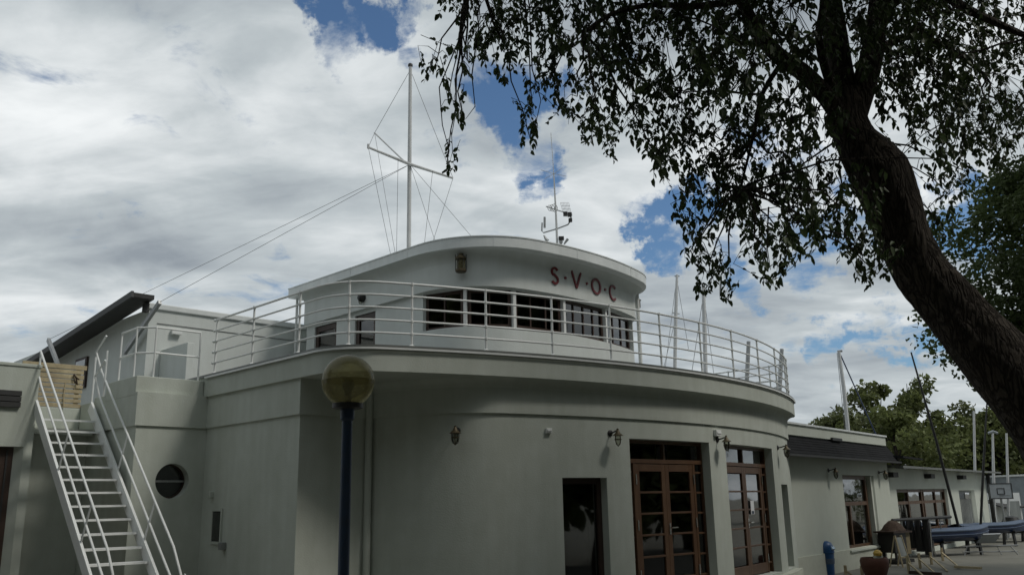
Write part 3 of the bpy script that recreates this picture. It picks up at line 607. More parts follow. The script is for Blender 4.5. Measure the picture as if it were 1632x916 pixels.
MB().tube([(*AB(5.9, -17.9), 4.15), (*AB(5.95, -17.9), 4.07), (*AB(5.98, -17.9), 3.95), (*AB(5.92, -17.89), 4.01), (*AB(5.89, -17.89), 4.13), (*AB(6.0, -17.89), 4.05)], .014).build('rope_knot', 'cloth', pg)
# ------------------------------------------------------------------ steel stairs
st = thing('steel_staircase', 'steep white painted steel staircase with open treads and tube handrails', 'staircase', (*AB(5.55, -13.2), GZ))
def sz(b): return 2.97 + (-16.68-b)*.86
bTop, bBot = -17.25, -12.72
for a_ in (5.07, 6.03):
    MB().bar((*AB(a_, bTop), sz(bTop)+.02), (*AB(a_, bBot), sz(bBot)+.02), .045, .20).build('stringer', 'white', st, bevel=.006)
k = 0; z = 3.18
while z > GZ+.1:
    b = -16.68-(z-2.97)/.86
    t = MB(); t.box((*AB(5.55, b-.06), z), (.91, .22, .006), (uu_, vv, Zv)); t.box((*AB(5.55, b+.055), z-.014), (.91, .016, .034), (uu_, vv, Zv)); t.build('tread', 'white', st); z -= .2155
for a_, bl in ((5.07, (-17.28, 4.18)), (6.03, (-16.9, 4.12))):
    for h, e in ((.98, 0), (.52, .05)):
        pts = [(*AB(a_, bTop+.02+e), sz(bTop)+h-.02)] if a_ < 5.5 else [(*AB(a_-.05, -16.62+e), sz(bTop)+h+.28), (*AB(a_-.09, -16.95+e), sz(bTop)+h+.02)]
        pts += [(*AB(a_, b), sz(b)+h) for b in np.linspace(-17.0 if a_ < 5.5 else -16.85, -13.3, 12)]
        if h > .9: pts += [(*AB(a_, -13.0), sz(-13.0)+.86), (*AB(a_, -12.9), sz(-12.9)+.5)]
        MB().tube(pts, .019, 8).build('handrail', 'white', st, smooth=True)
    for b in (-17.2, -15.72, -14.42, -13.2):
        if b == -17.2: MB().tube([(*AB(a_, b), sz(b)), (*AB(a_, b), sz(b)+.99)], .018, 8).build('stanchion', 'white', st, smooth=True)
        else: MB().bar((*AB(a_, b-.0), sz(b)), (*AB(a_, b+.35), sz(b+.35)+.99), .012, .05).build('stanchion', 'white', st)
MB().tube([(*AB(6.02, -16.62), 3.6), (*AB(6.02, -16.62), 4.45)], .02, 8).build('stanchion', 'white', st, smooth=True)
# ------------------------------------------------------------------ globe lamp on blue post
Pg = atY(555, 607, 7.7); gr = .23
gl = thing('globe_street_lamp', 'blue post street lamp with large smoked yellow globe', 'street lamp', (Pg[0], Pg[1], GZ))
MB().lathe([(.085, GZ), (.085, GZ+.5), (.05, GZ+.55), (.046, Pg[2]-gr-.12), (.062, Pg[2]-gr-.1), (.062, Pg[2]-gr-.01)], (Pg[0], Pg[1], 0), 20).build('post', 'bluepost', gl, smooth=True)
MB().lathe([(.10, -.03), (.135, -.02), (.135, .02), (.10, .03)], (Pg[0], Pg[1], Pg[2]-gr+.012), 24).build('collar', 'black', gl, smooth=True)
prof = [(gr*math.sin(t), -gr*math.cos(t)) for t in np.linspace(.3, math.pi, 28)]
MB().lathe(prof, tuple(Pg), 40).build('globe', 'globe', gl, smooth=True)
MB().lathe([(.03, -gr+.03), (.032, -.10), (.05, -.06), (.055, -.02), (.03, .03), (0, .045)], tuple(Pg), 16).build('bulb', 'greyhull', gl, smooth=True)
MB().lathe([(gr+.001, -.006), (gr+.003, 0), (gr+.001, .006)], tuple(Pg), 40).build('globe_seam', 'globe', gl, smooth=True)
# ------------------------------------------------------------------ wall lamps (bulkhead lanterns)
def lamp_proto():
    r = thing('wall_lamp', '', 'wall lamp', (0, 0, 0), 'lantern lamps fixed along the white walls')
    MB().lathe([(.055, 0), (.055, .015), (.03, .03)], (0, 0, 0), 16, (0, 1, 0)).build('wall_plate', 'black', r, smooth=True)
    MB().tube([(0, .02, 0), (0, .09, .01), (0, .16, .03), (0, .19, .02), (0, .2, -.02)], .014, 8).build('arm', 'black', r, smooth=True)
    MB().lathe([(.10, -.055), (.085, -.045), (.045, -.01), (.03, .02), (.018, .045), (.022, .06), (.0, .075)], (0, .2, 0), 18).build('cap', 'brass', r, smooth=True)
    gb = MB().lathe([(.05, 0), (.052, -.08), (.045, -.13), (.02, -.17), (.0, -.175)], (0, .2, -.05), 14).build('glass', 'lampglass', r, smooth=True)
    cg = MB(); cg.tube([(.062*math.cos(t), .2+.062*math.sin(t), -.12) for t in np.linspace(0, 2*math.pi, 19)], .006, 6)
    for t in np.linspace(0, math.pi, 3)[:2]:
        c_, s_ = math.cos(t), math.sin(t)
        cg.tube([(.06*c_, .2+.06*s_, -.05), (.062*c_, .2+.062*s_, -.13), (.045*c_, .2+.045*s_, -.2), (0, .2, -.235), (-.045*c_, .2-.045*s_, -.2), (-.062*c_, .2-.062*s_, -.13), (-.06*c_, .2-.06*s_, -.05)], .006, 6)
    cg.build('cage', 'brass', r, smooth=True); return r
lp = lamp_proto(); first = True
def put_lamp(P, n, label):
    global first
    o = lp if first else copy_tree(lp); first = False
    o.location = tuple(P); o.rotation_euler = (0, 0, math.atan2(n[1], n[0])-math.pi/2); o['label'] = label; return o
for px, py, lbl in ((729, 686, 'brass caged lantern alone on the blank curved wall left of the tall window'), (972, 690, 'caged lantern on black arm above the gap between tall window and double door'),
                    (1143, 700, 'caged lantern on the pier between the two brown double doors'), (1239, 713, 'caged lantern on the curved wall above the narrow slot window')):
    P, n = onpath(px, py, wpath); put_lamp(P, n, lbl)
# small boxes on the walls
def wbox(px, py, size, m, name, label, cat, R=RW, cc=C1):
    P = onarc(px, py, R, cc); n = np.array([P[0]-cc[0], P[1]-cc[1], 0]); n /= np.linalg.norm(n); t = np.array([-n[1], n[0], 0])
    mb = MB().box(P+n*size[1]/2, size, (t, n, Zv)); mb.box(P+n*(size[1]+.006), (size[0]*.8, .012, size[2]*.35), (t, n, Zv)); o = mb.build(name, m, None, bevel=.006); tag(o, label, cat)
wbox(873, 686, (.11, .05, .08), 'white', 'junction_box', 'small white junction box on the blank curved wall', 'junction box')
wbox(1141, 690, (.20, .07, .12), 'white', 'alarm_box', 'white alarm box just above the lantern between the doors', 'alarm box')
# meter cabinet + tap on the flank wall next to the tower
pm = onplane(346, 838, (*AB(7.42, 0), 0), (1, 1, 0)); mc = thing('meter_cabinet', 'small recessed meter cabinet with dark glass door low on the flank wall', 'meter cabinet', tuple(pm))
fr = MB()
for sx in (-1, 1): fr.box(pm+vv*sx*.17-uu_*.012, (.045, .03, .58), (vv, uu_, Zv))
for sz_ in (-1, 1): fr.box(pm+Zv*sz_*.275-uu_*.012, (.292, .028, .045), (vv, uu_, Zv))
fr.build('frame', 'stucco', mc); MB().box(pm-uu_*.008, (.30, .012, .5), (vv, uu_, Zv)).build('door', 'dark_eave', mc); MB().box(pm-uu_*.018, (.27, .006, .46), (vv, uu_, Zv)).build('pane', 'glass', mc)
ob = MB().box(pm+vv*.32-Zv*.32-uu_*.05, (.11, .1, .12), (vv, uu_, Zv)).build('socket_box', 'steel', None, bevel=.01); tag(ob, 'small grey socket box at the lower corner of the meter cabinet', 'socket')
ob = MB().box(onplane(337, 788, (*AB(7.42, 0), 0), (1, 1, 0))-uu_*.04+vv*.06, (.07, .09, .12), (vv, uu_, Zv)).build('bell', 'stucco', None, bevel=.02); tag(ob, 'small pale bell on the flank wall above the meter cabinet', 'bell')
# ship lantern on the cabin, small bulkhead light on the cabin flank, lamp at the cabin end
cnorm = normals(cpath)
def oncabin(px, py):
    d = ray(px, py); best = None
    for i in range(len(cpath)-1):
        p, q = np.array(cpath[i]), np.array(cpath[i+1]); k, t = np.linalg.solve(np.array([[d[0], -(q-p)[0]], [d[1], -(q-p)[1]]]), p)
        if k > 0 and -.01 <= t <= 1.01 and (best is None or k < best[0]): e_ = (q-p)/np.linalg.norm(q-p); best = (k, CAMP+d*k, np.array([e_[1], -e_[0], 0]))
    return best[1], best[2]
P, n = oncabin(737, 423); t = np.array([-n[1], n[0], 0]); o = P+n*.16
sl_ = thing('ship_lantern', 'tarnished brass ship lantern on the wheelhouse band above the railing', 'lantern', tuple(P))
MB().box(P+n*.02+Zv*.02, (.12, .04, .28), (t, n, Zv)).build('back_plate', 'brass', sl_)
MB().lathe([(.105, -.19), (.12, -.17), (.12, -.13), (.09, -.12)], o, 16).build('base', 'brass', sl_, smooth=True)
MB().lathe([(.085, -.12), (.09, 0), (.085, .09)], o, 16).build('glass', 'globe', sl_, smooth=True)
MB().lathe([(.12, .09), (.125, .12), (.09, .16), (.05, .18), (.05, .22), (.01, .23)], o, 16).build('cap', 'brass', sl_, smooth=True)
for k in range(6):
    c_, s_ = math.cos(k*math.pi/3), math.sin(k*math.pi/3); MB().tube([o+np.array([c_*.115, s_*.115, -.15]), o+np.array([c_*.115, s_*.115, .2])], .008, 6).build('cage_bar', 'black', sl_)
P, n = oncabin(579, 475); o = thing('bulkhead_light', 'small dark round bulkhead light above the wheelhouse side door', 'wall light', tuple(P))
MB().lathe([(.10, 0), (.10, .05), (.085, .10), (.05, .14), (.0, .15)], P, 16, n).build('cowl', 'black', o, smooth=True); MB().lathe([(.045, .0), (.05, .05), (.03, .1)], P+Zv*-.05+n*.08, 12, (0, 0, -1)).build('glass', 'lampglass', o, smooth=True)
P = atY(1016, 484, 22.9); o = thing('end_lantern', 'dark lantern hanging at the far end of the wheelhouse band', 'lantern', tuple(P))
MB().lathe([(.06, -.12), (.08, -.1), (.08, .08), (.11, .09), (.04, .15)], P, 12).build('body', 'brass', o, smooth=True); MB().bar(P+np.array([-.3, 0, .16]), P+np.array([.05, 0, .16]), .03, .03).build('bracket', 'black', o)
# ------------------------------------------------------------------ flagpole with yardarm and stays
FY = 20.6; fb_ = atY(651.5, 397, FY); ft = atY(654, 105, FY)
fl = thing('flagpole', 'tall white signal mast with yardarm, gaff and wire stays on the wheelhouse roof', 'flagpole', (fb_[0], fb_[1], ZF1))
fbase = np.array([fb_[0], fb_[1], ZF1]); MB().tube([fbase, fb_, (fb_+ft)/2, ft], [.055, .055, .05, .042], 12).build('pole', 'grey_pole', fl, smooth=True)
MB().lathe([(.03, -.03), (.06, -.02), (.065, .02), (.05, .05)], ft, 12).build('cap', 'black', fl, smooth=True)
yl, yr, yc = atY(587, 235, FY-.9), atY(722, 284, FY+.3), atY(653.5, 262, FY-.07)
MB().tube([yl, yc, yr], [.028, .04, .028], 10).build('yardarm', 'grey_pole', fl, smooth=True)
g1 = atY(597, 212, FY+1.2); g0 = atY(645, 258, FY+.06); MB().tube([g1, g0], .022, 8).build('gaff', 'grey_pole', fl, smooth=True)
MB().tube([yl-np.array([0, 0, .03]), yl+np.array([0, 0, .08])], .03, 8).build('yard_end', 'grey_pole', fl)
tp = ft-np.array([0, 0, .12]); rz = ZF1
def wire(p, q, nm='stay', r=.006): MB().tube([p, q], r, 5).build(nm, 'wire', fl)
wire(tp, g1); wire(tp, yr); wire(g1, yl)
def roofpt(x, y, Y=21.): return atY(x, y, Y)
wire(yc, STAY_A, r=.0055); wire(yc, STAY_B+np.array([0, 0, .0]), r=.0055)
for a_, b_ in ((yl, (623, 408)), (g1, (630, 405)), (yl*.66+yr*.34, (632, 402)), (yc, (695, 389)), (yc, (749, 374)), (yr*.75+yl*.25, (676, 392)), (yr, (689, 388))):
    e = atY(*b_, 21.2); wire(a_, e+(e-a_)*.06, 'halyard', .005)
# ------------------------------------------------------------------ antenna mast
AY = 20.5; ab_, at_ = atY(888, 388, AY), atY(882.5, 277, AY)
an = thing('antenna_mast', 'steel antenna mast with grid aerial and bent side arms on the wheelhouse roof', 'antenna', (ab_[0], ab_[1], ZF1))
MB().tube([(ab_[0], ab_[1], ZF1), ab_, atY(886, 340, AY), at_], [.03, .03, .025, .014], 8).build('mast', 'grey_pole', an, smooth=True)
MB().tube([at_, atY(878, 212, AY)], .008, 6).build('whip', 'grey_pole', an)
for q in ((862, 271), (896, 268), (868, 285), (902, 281)): MB().tube([at_, atY(*q, AY+(.3 if q[1] < 275 else -.3))], .006, 5).build('radial', 'steel', an)
MB().tube([atY(864, 355, AY), atY(863.5, 368, AY), atY(866, 371, AY), atY(888, 364.5, AY), atY(905, 358, AY), atY(910, 351, AY), atY(910, 342, AY)], .018, 8).build('side_arm', 'steel', an, smooth=True)
MB().tube([atY(868, 346, AY), atY(868, 363, AY)], .028, 8).build('dipole', 'steel', an)
MB().tube([atY(870, 329, AY), atY(888, 335, AY), atY(912, 342, AY)], .014, 6).build('boom', 'steel', an)
for k in range(3):
    c = atY(882-4*k+2, 331.5, AY); rr = .10-.015*k; MB().tube([c+np.array([math.cos(t)*rr*.7, math.cos(t)*rr*.5, math.sin(t)*rr]) for t in np.linspace(0, 2*math.pi, 17)], .008, 5).build('ring', 'steel', an)
gc = atY(903, 333, AY)
for k in range(7): 
    f_ = (k-3)/3; MB().tube([atY(893+2.3*k, 333-10+.2*k, AY+.15), atY(899+2.0*k, 345+.4*k, AY+.15)], .004, 4).build('grid_wire', 'steel', an)
for k in range(5): MB().tube([atY(893+1.5*k, 323+5*k, AY+.155), atY(907+1.4*k, 323+5.2*k, AY+.155)], .004, 4).build('grid_wire', 'steel', an)
for q, s_ in (((901, 341), .10), ((908, 342), .10), ((909, 351), .09)): MB().box(atY(*q, AY), (s_, s_, s_)).build('coupler', 'black', an, bevel=.01)
MB().box(atY(894.5, 380, AY), (.13, .10, .09)).build('control_box', 'black', an, bevel=.008)
MB().lathe([(.03, 0), (.05, .06), (.02, .12)], atY(894, 389, AY), 10).build('siren', 'steel', an); MB().tube([atY(899, 389, AY), atY(905, 381, AY)], [.02, .035], 8).build('horn', 'steel', an)
MB().tube([atY(867, 375, AY), atY(870, 381, AY), atY(873, 384, AY)], [.02, .035, .05], 8).build('small_spotlight', 'steel', an)
# ------------------------------------------------------------------ annex with dark pent roof
az = math.radians(38.63); au = np.array([math.sin(az), math.cos(az), 0]); an_ = np.array([au[1], -au[0], 0]); P0 = atY(1353, 876.5, 26.0); P0 = np.array([P0[0], P0[1], 0])
def AX(s, d, z): return tuple(P0+au*s+an_*d+Zv*z)
def A2(s, d): return AX(s, d, 0)[:2]
ann = thing('annex', 'low white annex with dark pent roof and tall timber window next to the round clubhouse', 'building', AX(0, 0, GZ))
aw, _, _ = wall([A2(-4.6, 0), A2(4.5, 0), A2(4.5, -8)], GZ, 3.05, .3, [(4.6+.08, 4.6+2.95, .06, 2.17)]); aw.build('wall', 'stucco2', ann)
MB().add([AX(-4.55, .03, GZ), AX(4.53, .03, GZ), AX(4.53, .03, .10), AX(-4.55, .03, .10), AX(-4.55, 0, GZ), AX(4.53, -.3, GZ), AX(4.53, -.3, .10), AX(-4.55, -.3, .10)], [(0, 1, 2, 3), (3, 2, 6, 7), (1, 5, 6, 2), (0, 3, 7, 4)]).build('plinth', 'plinth', ann)
MB().box(AX(1.5, -.07, .05), (2.99, .3, .06), (au, an_, Zv)).build('window_sill', 'stucco2', ann, bevel=.008)
fr = MB(); 
for s0 in (.12, 2.62): fr.box(AX(s0, -.2, 1.13), (.12, .08, 2.06), (au, an_, Zv))
for z in (.12, 1.35, 2.11): fr.box(AX(1.37, -.2, z), (2.37, .078, .11), (au, an_, Zv))
fr.box(AX(1.0, -.2, .73), (.1, .076, 1.1), (au, an_, Zv)); wo = fr.build('window', 'wood', ann)
MB().box(AX(1.37, -.21, 1.73), (2.36, .008, .66), (au, an_, Zv)).build('pane', 'glass', wo); MB().box(AX(.57, -.21, .73), (.78, .008, 1.12), (au, an_, Zv)).build('pane', 'glass', wo); MB().box(AX(1.82, -.21, .73), (1.5, .008, 1.12), (au, an_, Zv)).build('pane', 'glass', wo)
MB().box(AX(2.86, -.2, 1.1), (.17, .3, 2.1), (au, an_, Zv)).build('window_post', 'stucco2', ann)
pr = MB(); pr.add([AX(-5.1, 0, 3.14), AX(4.7, 0, 3.14), AX(4.7, .34, 2.66), AX(-5.1, .34, 2.66), AX(-5.1, 0, 3.08), AX(4.7, 0, 3.08), AX(4.7, .34, 2.58), AX(-5.1, .34, 2.58)], [(0, 1, 2, 3), (7, 6, 5, 4), (3, 2, 6, 7), (0, 4, 5, 1), (1, 5, 6, 2), (0, 3, 7, 4)])
po = pr.build('pent_roof', 'roofing', ann)
for k in range(6): MB().bar(AX(-5.1, .035+.05*k, 3.096-.0706*k), AX(4.7, .035+.05*k, 3.096-.0706*k), .012, .014).build('roof_rib', 'roofing', po)
MB().bar(AX(-5.1, .38, 2.60), AX(4.7, .38, 2.60), .08, .06).build('gutter', 'black', po)
MB().box(AX(-.3, .05, 3.16), (.8, .12, .08), (au, an_, Zv)).build('roof_vent', 'black', po)
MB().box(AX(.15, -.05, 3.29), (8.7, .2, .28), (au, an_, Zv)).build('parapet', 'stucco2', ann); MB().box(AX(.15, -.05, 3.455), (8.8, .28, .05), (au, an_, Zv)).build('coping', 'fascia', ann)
MB().add([AX(-4.5, -.2, 3.05), AX(4.5, -.2, 3.05), AX(4.5, -8, 3.05), AX(-4.5, -8, 3.05)], [(0, 1, 2, 3)]).build('flat_roof', 'flash', ann)
MB().add([AX(4.5, .55, 2.80), AX(7.6, .35, 2.80), AX(7.6, -1.6, 3.05), AX(4.5, -1.6, 3.05), AX(4.5, .55, 2.74), AX(7.6, .35, 2.74), AX(7.6, -1.6, 2.99), AX(4.5, -1.6, 2.99)], [(0, 1, 2, 3), (7, 6, 5, 4), (3, 2, 6, 7), (0, 4, 5, 1), (1, 5, 6, 2), (0, 3, 7, 4)]).build('side_roof', 'roofing', ann)
for s_, lbl in ((-1.0, 'black caged lantern on the annex wall beside the tall window, under the pent roof'), (3.55, 'black caged lantern at the outer corner of the annex')):
    put_lamp(AX(s_, 0, 2.28), an_, lbl)
# ------------------------------------------------------------------ workshop further along
wk = thing('workshop', 'long white workshop with wide brown glazed doors and thin eave beyond the annex', 'building', AX(6, -.05, GZ-.2))
ww, _, _ = wall([A2(4.52, -.12), A2(19.6, -.12), A2(19.6, -8)], GZ, 2.45, .25, [(5.66-4.52, 12.4-4.52, -.3, 1.76), (14.3-4.52, 17.15-4.52, -.35, 1.70)]); ww.build('wall', 'stucco2', wk)
MB().add([AX(4.72, .45, 2.50), AX(20.3, .45, 2.50), AX(20.3, -8, 3.3), AX(4.72, -8, 3.3), AX(4.72, .45, 2.42), AX(20.3, .45, 2.42), AX(20.3, -8, 3.22), AX(4.72, -8, 3.22)], [(0, 1, 2, 3), (7, 6, 5, 4), (3, 2, 6, 7), (0, 4, 5, 1), (1, 5, 6, 2), (0, 3, 7, 4)]).build('roof', 'flash', wk)
fr = MB()
for s_ in (5.7, 7.3, 9.05, 9.3, 10.9, 12.33): fr.box(AX(s_, -.25, .73), (.10 if s_ not in (9.05,) else .14, .08, 2.05), (au, an_, Zv))
for z in (-.22, .35, 1.3, 1.70): fr.box(AX(9.03, -.252, z), (6.7, .07, .10), (au, an_, Zv))
wo = fr.build('door_frame', 'wood', wk)
for a0, a1 in ((5.76, 7.25), (7.35, 8.98), (9.35, 10.85), (10.95, 12.28)):
    for z0, z1 in ((-.17, .30), (.40, 1.25), (1.35, 1.65)): MB().box(AX((a0+a1)/2, -.26, (z0+z1)/2), (a1-a0, .008, z1-z0), (au, an_, Zv)).build('pane', 'glass', wo)
fr = MB().box(AX(15.7, -.27, .67), (2.86, .03, 2.05), (au, an_, Zv)).build('shopfront', 'curtain', wk); MB().box(AX(15.7, -.24, .75), (2.6, .008, 1.7), (au, an_, Zv)).build('pane', 'glass', fr)
for k in range(11): MB().tube([AX(14.55+.22*k, -.245, .2+.1*(k % 2)), AX(14.55+.22*k+.02, -.245, 1.35)], .03, 6).build('curtain_fold', 'curtain', fr)
for s_ in (4.95, 9.6, 14.6): MB().box(AX(s_, .0, 2.22), (.55, .25, .16), (au, an_, Zv)).build('vent', 'dark_eave', wk)
MB().tube([AX(19.66, .0, GZ), AX(19.66, .0, 2.4)], .09, 8).build('downpipe', 'black', wk)
# far white shed with small outbuilding, basketball board
fs_ = thing('white_shed', 'pale flat-roofed shed standing across the yard behind the basketball board', 'building', (*atY(1600, 800, 52)[:2], GZ))
a0, a1 = atY(1580, 760, 56), atY(1720, 768, 48); MB().bar((a0[0]-2, a0[1]+1, 1.0), (a1[0], a1[1], 1.0), .3, 2.9+.0).build('wall', 'greyhull', fs_); MB().bar((a0[0]-2, a0[1]+1, 2.50), (a1[0], a1[1], 2.50), .5, .1).build('coping', 'white', fs_)
hut = thing('garden_hut', 'small white hut with dark sloping roof below the basketball board', 'hut', (*atY(1595, 850, 46)[:2], GZ))
h0, h1 = atY(1586, 830, 47), atY(1615, 830, 46); MB().box(((h0[0]+h1[0])/2, (h0[1]+h1[1])/2, .55), (1.3, 1.2, 2.0)).build('wall', 'white', hut)
ra_, rb_ = atY(1583, 797, 46.5), atY(1618, 808, 45.5); MB().bar(ra_, rb_, 1.8, .07).build('roof', 'dark_eave', hut); MB().box((h1[0]-.35, h1[1]-.95, .35), (.5, .06, 1.6)).build('door', 'curtain', hut)
bb = thing('basketball_board', 'pale basketball backboard with black outline on a steel pole', 'basketball hoop', (*atY(1597, 870, 40)[:2], GZ))
bp_ = [atY(1575, 771, 40), atY(1611, 770, 40), atY(1614, 793, 40), atY(1578.5, 794, 40)]; bc = sum(bp_)/4
MB().box(bc, (1.03, .03, .68)).build('board', 'greyhull', bb)
fr = MB()
for dz in (-1, 1): fr.box(bc+np.array([0, -.02, dz*.32]), (1.03, .012, .04))
for dx in (-1, 1): fr.box(bc+np.array([dx*.495, -.02, 0]), (.04, .012, .60))
for dz in (0, .24): fr.box(bc+np.array([0, -.021, -.13+dz]), (.34, .012, .03))
for dx in (-1, 1): fr.box(bc+np.array([dx*.155, -.021, -.01]), (.03, .012, .21))
fr.build('outline', 'black', bb); MB().tube([bc+np.array([math.cos(t)*.2, -.25+math.sin(t)*.2, -.2]) for t in np.linspace(0, 2*math.pi, 15)], .012, 5).build('ring', 'black', bb); MB().tube([(bc[0], bc[1]+.06, GZ), (bc[0], bc[1]+.06, bc[2]+.2)], .05, 8).build('pole', 'steel', bb)
# ------------------------------------------------------------------ yard things
B = atz(1320, 915, GZ); bn = thing('litter_bin', 'blue plastic litter bin with domed flap lid against the annex wall', 'bin', tuple(B))
MB().lathe([(.17, 0), (.20, .55), (.215, .56), (.215, .60)], B, 20).build('body', 'bluebin', bn, smooth=True)
MB().lathe([(.21, .60), (.215, .64), (.20, .74), (.15, .82), (.06, .86), (0, .865)], B, 20).build('lid', 'bluebin', bn, smooth=True)
MB().box(B+np.array([.12, -.11, .73]), (.16, .05, .2), ((.7, .7, 0), (.55, -.55, .62), (-.44, .44, .78))).build('flap', 'binlid', bn, bevel=.01)
MB().lathe([(.196, .28), (.205, .42), (.203, .42), (.194, .28)], B, 20).build('sticker', 'tarp', bn, smooth=True)
B = atz(1397, 925, GZ); pt = thing('plant_pot', 'large dark terracotta bowl planter with a yellow object on its rim', 'planter', tuple(B))
MB().lathe([(.16, 0), (.24, .10), (.33, .35), (.34, .48), (.31, .55), (.29, .55), (.30, .47), (.2, .2), (.0, .18)], B, 24).build('bowl', 'terracotta', pt, smooth=True)
MB().lathe([(.29, .47), (.2, .50), (0, .51)], B, 18).build('soil', 'cloth', pt)
q = B+np.array([.1, 0, .60]); o = thing('yellow_tub', 'crumpled yellow tub on a small brick lying in the terracotta planter', 'tub', tuple(q-np.array([0, 0, .12])))
MB().box(q-np.array([0, 0, .06]), (.2, .14, .1)).build('block', 'plinth', o, bevel=.01); MB().lathe([(.10, -.01), (.11, .05), (.07, .11), (.02, .13)], q, 9).build('tub', 'yellow', o)
# cart with net
B = atz(1430, 897, GZ); ca = thing('yard_cart', 'dark box cart with a brown net heaped on top beside the annex corner', 'cart', tuple(B))
ex = np.array([.83, .56, 0]); ey = np.array([.56, -.83, 0])
MB().box(B+Zv*.62-ex*.12, (.62, .55, .58), (ex, ey, Zv)).build('box', 'black', ca, bevel=.01); MB().box(B+Zv*.60+ex*.30, (.2, .53, .66), (ex, ey, Zv)).build('side_box', 'olive', ca, bevel=.01)
MB().box(B+Zv*.93-ex*.05, (.95, .7, .05), (ex, ey, Zv)).build('rim', 'dark_wood', ca)
for i in (-1, 1):
    for j in (-1, 1): MB().box(B+Zv*.17+ex*i*.3+ey*j*.2, (.06, .06, .36), (ex, ey, Zv)).build('leg', 'black', ca)
MB().box(B+Zv*.08, (.9, .6, .1), (ex, ey, Zv)).build('base', 'black', ca)
hp = MB(); ng = 15; vs = []
for i in range(ng):
    for j in range(ng):
        x, y = (i/(ng-1)-.5)*2, (j/(ng-1)-.5)*2; r_ = min(1, math.hypot(x, y)); z = .30*(1-r_**2.2)+random.uniform(-.015, .03); vs.append(B+ex*x*.40+ey*y*.33+Zv*(.95+max(0, z)))
hp.add(vs, [(i*ng+j, (i+1)*ng+j, (i+1)*ng+j+1, i*ng+j+1) for i in range(ng-1) for j in range(ng-1)]); o = hp.build('brown_net', 'cloth', None, smooth=True); tag(o, 'heap of brown fishing net piled on the yard cart', 'net')
# folding trestle / easel next to the cart
B = atz(1446, 903, GZ); ez = thing('a_board', 'pale timber A-frame board with grey panel standing beside the cart', 'easel', tuple(B))
for i in (-1, 1): MB().bar(B+ex*i*.20, B+ex*i*.15+ey*-.18+Zv*.88, .035, .035).build('leg', 'plank', ez); MB().bar(B+ex*i*.20+ey*-.42, B+ex*i*.15+ey*-.20+Zv*.87, .03, .03).build('rear_leg', 'plank', ez)
MB().add([B+ex*-.17+ey*-.06+Zv*.30, B+ex*.17+ey*-.06+Zv*.30, B+ex*.14+ey*-.165+Zv*.82, B+ex*-.14+ey*-.165+Zv*.82, B+ex*-.17+ey*-.075+Zv*.30, B+ex*.17+ey*-.075+Zv*.30, B+ex*.14+ey*-.18+Zv*.82, B+ex*-.14+ey*-.18+Zv*.82], [(0, 1, 2, 3), (7, 6, 5, 4), (0, 4, 5, 1), (2, 6, 7, 3), (1, 5, 6, 2), (0, 3, 7, 4)]).build('panel', 'curtain', ez); MB().bar(B+ex*-.19+ey*-.05+Zv*.27, B+ex*.19+ey*-.05+Zv*.27, .04, .03).build('rail', 'plank', ez)
# clothes rack with black wetsuits
r0, r1 = atz(1424, 887, GZ), atz(1489, 888, GZ); r0 = np.array([r0[0], r0[1], GZ]); r1 = np.array([r1[0], r1[1], GZ]); rd_ = (r1-r0)/np.linalg.norm(r1-r0); rl_ = np.linalg.norm(r1-r0)
zt = GZ+1.22; rk = thing('drying_rack', 'thin steel drying rack with black wetsuits hanging from it', 'rack', tuple(r0))
MB().tube([r0+Zv*1.22, r1+Zv*1.22], .018, 6).build('bar', 'steel', rk)
for q in (r0, r1):
    pd = np.array([-rd_[1], rd_[0], 0])
    for s_ in (-1, 1): MB().tube([q+pd*s_*.3, q+Zv*1.22], .016, 6).build('leg', 'steel', rk)
ws = ['black wetsuit hung short at the annex end of the drying rack', 'black wetsuit hanging second along the drying rack from the annex', 'black wetsuit hanging in the middle of the drying rack', 'black wetsuit hanging second along the rack from the blue dinghy', 'long black wetsuit at the dinghy end of the drying rack']
for k in range(5):
    c = r0+rd_*rl_*(.1+.2*k); lng = (.62, .8, .95, 1.05, 1.15)[k]; mb = MB(); rows = []; nu = 14
    pd = np.array([-rd_[1], rd_[0], 0])
    for i, tt in enumerate(np.linspace(0, 1, 9)):
        hw = rl_*.1*(.75+.3*min(1, tt*3)) ; dp = .05+.07*math.sin(math.pi*min(1, tt*1.2)); z = 1.235-lng*tt
        rows.append([c+rd_*hw*math.cos(a_)*(1+.06*math.sin(5*tt+k))+pd*dp*math.sin(a_)*(1+.5*math.sin(3*a_+k+2*tt))+Zv*z for a_ in np.linspace(0, 2*math.pi, nu, endpoint=False)])
    vs = [v for r_ in rows for v in r_]; mb.add(vs, [(i*nu+j, i*nu+(j+1) % nu, (i+1)*nu+(j+1) % nu, (i+1)*nu+j) for i in range(8) for j in range(nu)]+[tuple(range(nu))[::-1], tuple(8*nu+j for j in range(nu))])
    o = mb.build('wetsuit', 'wetsuit', None, smooth=True); tag(o, ws[k], 'wetsuit', 'wetsuits on the drying rack')
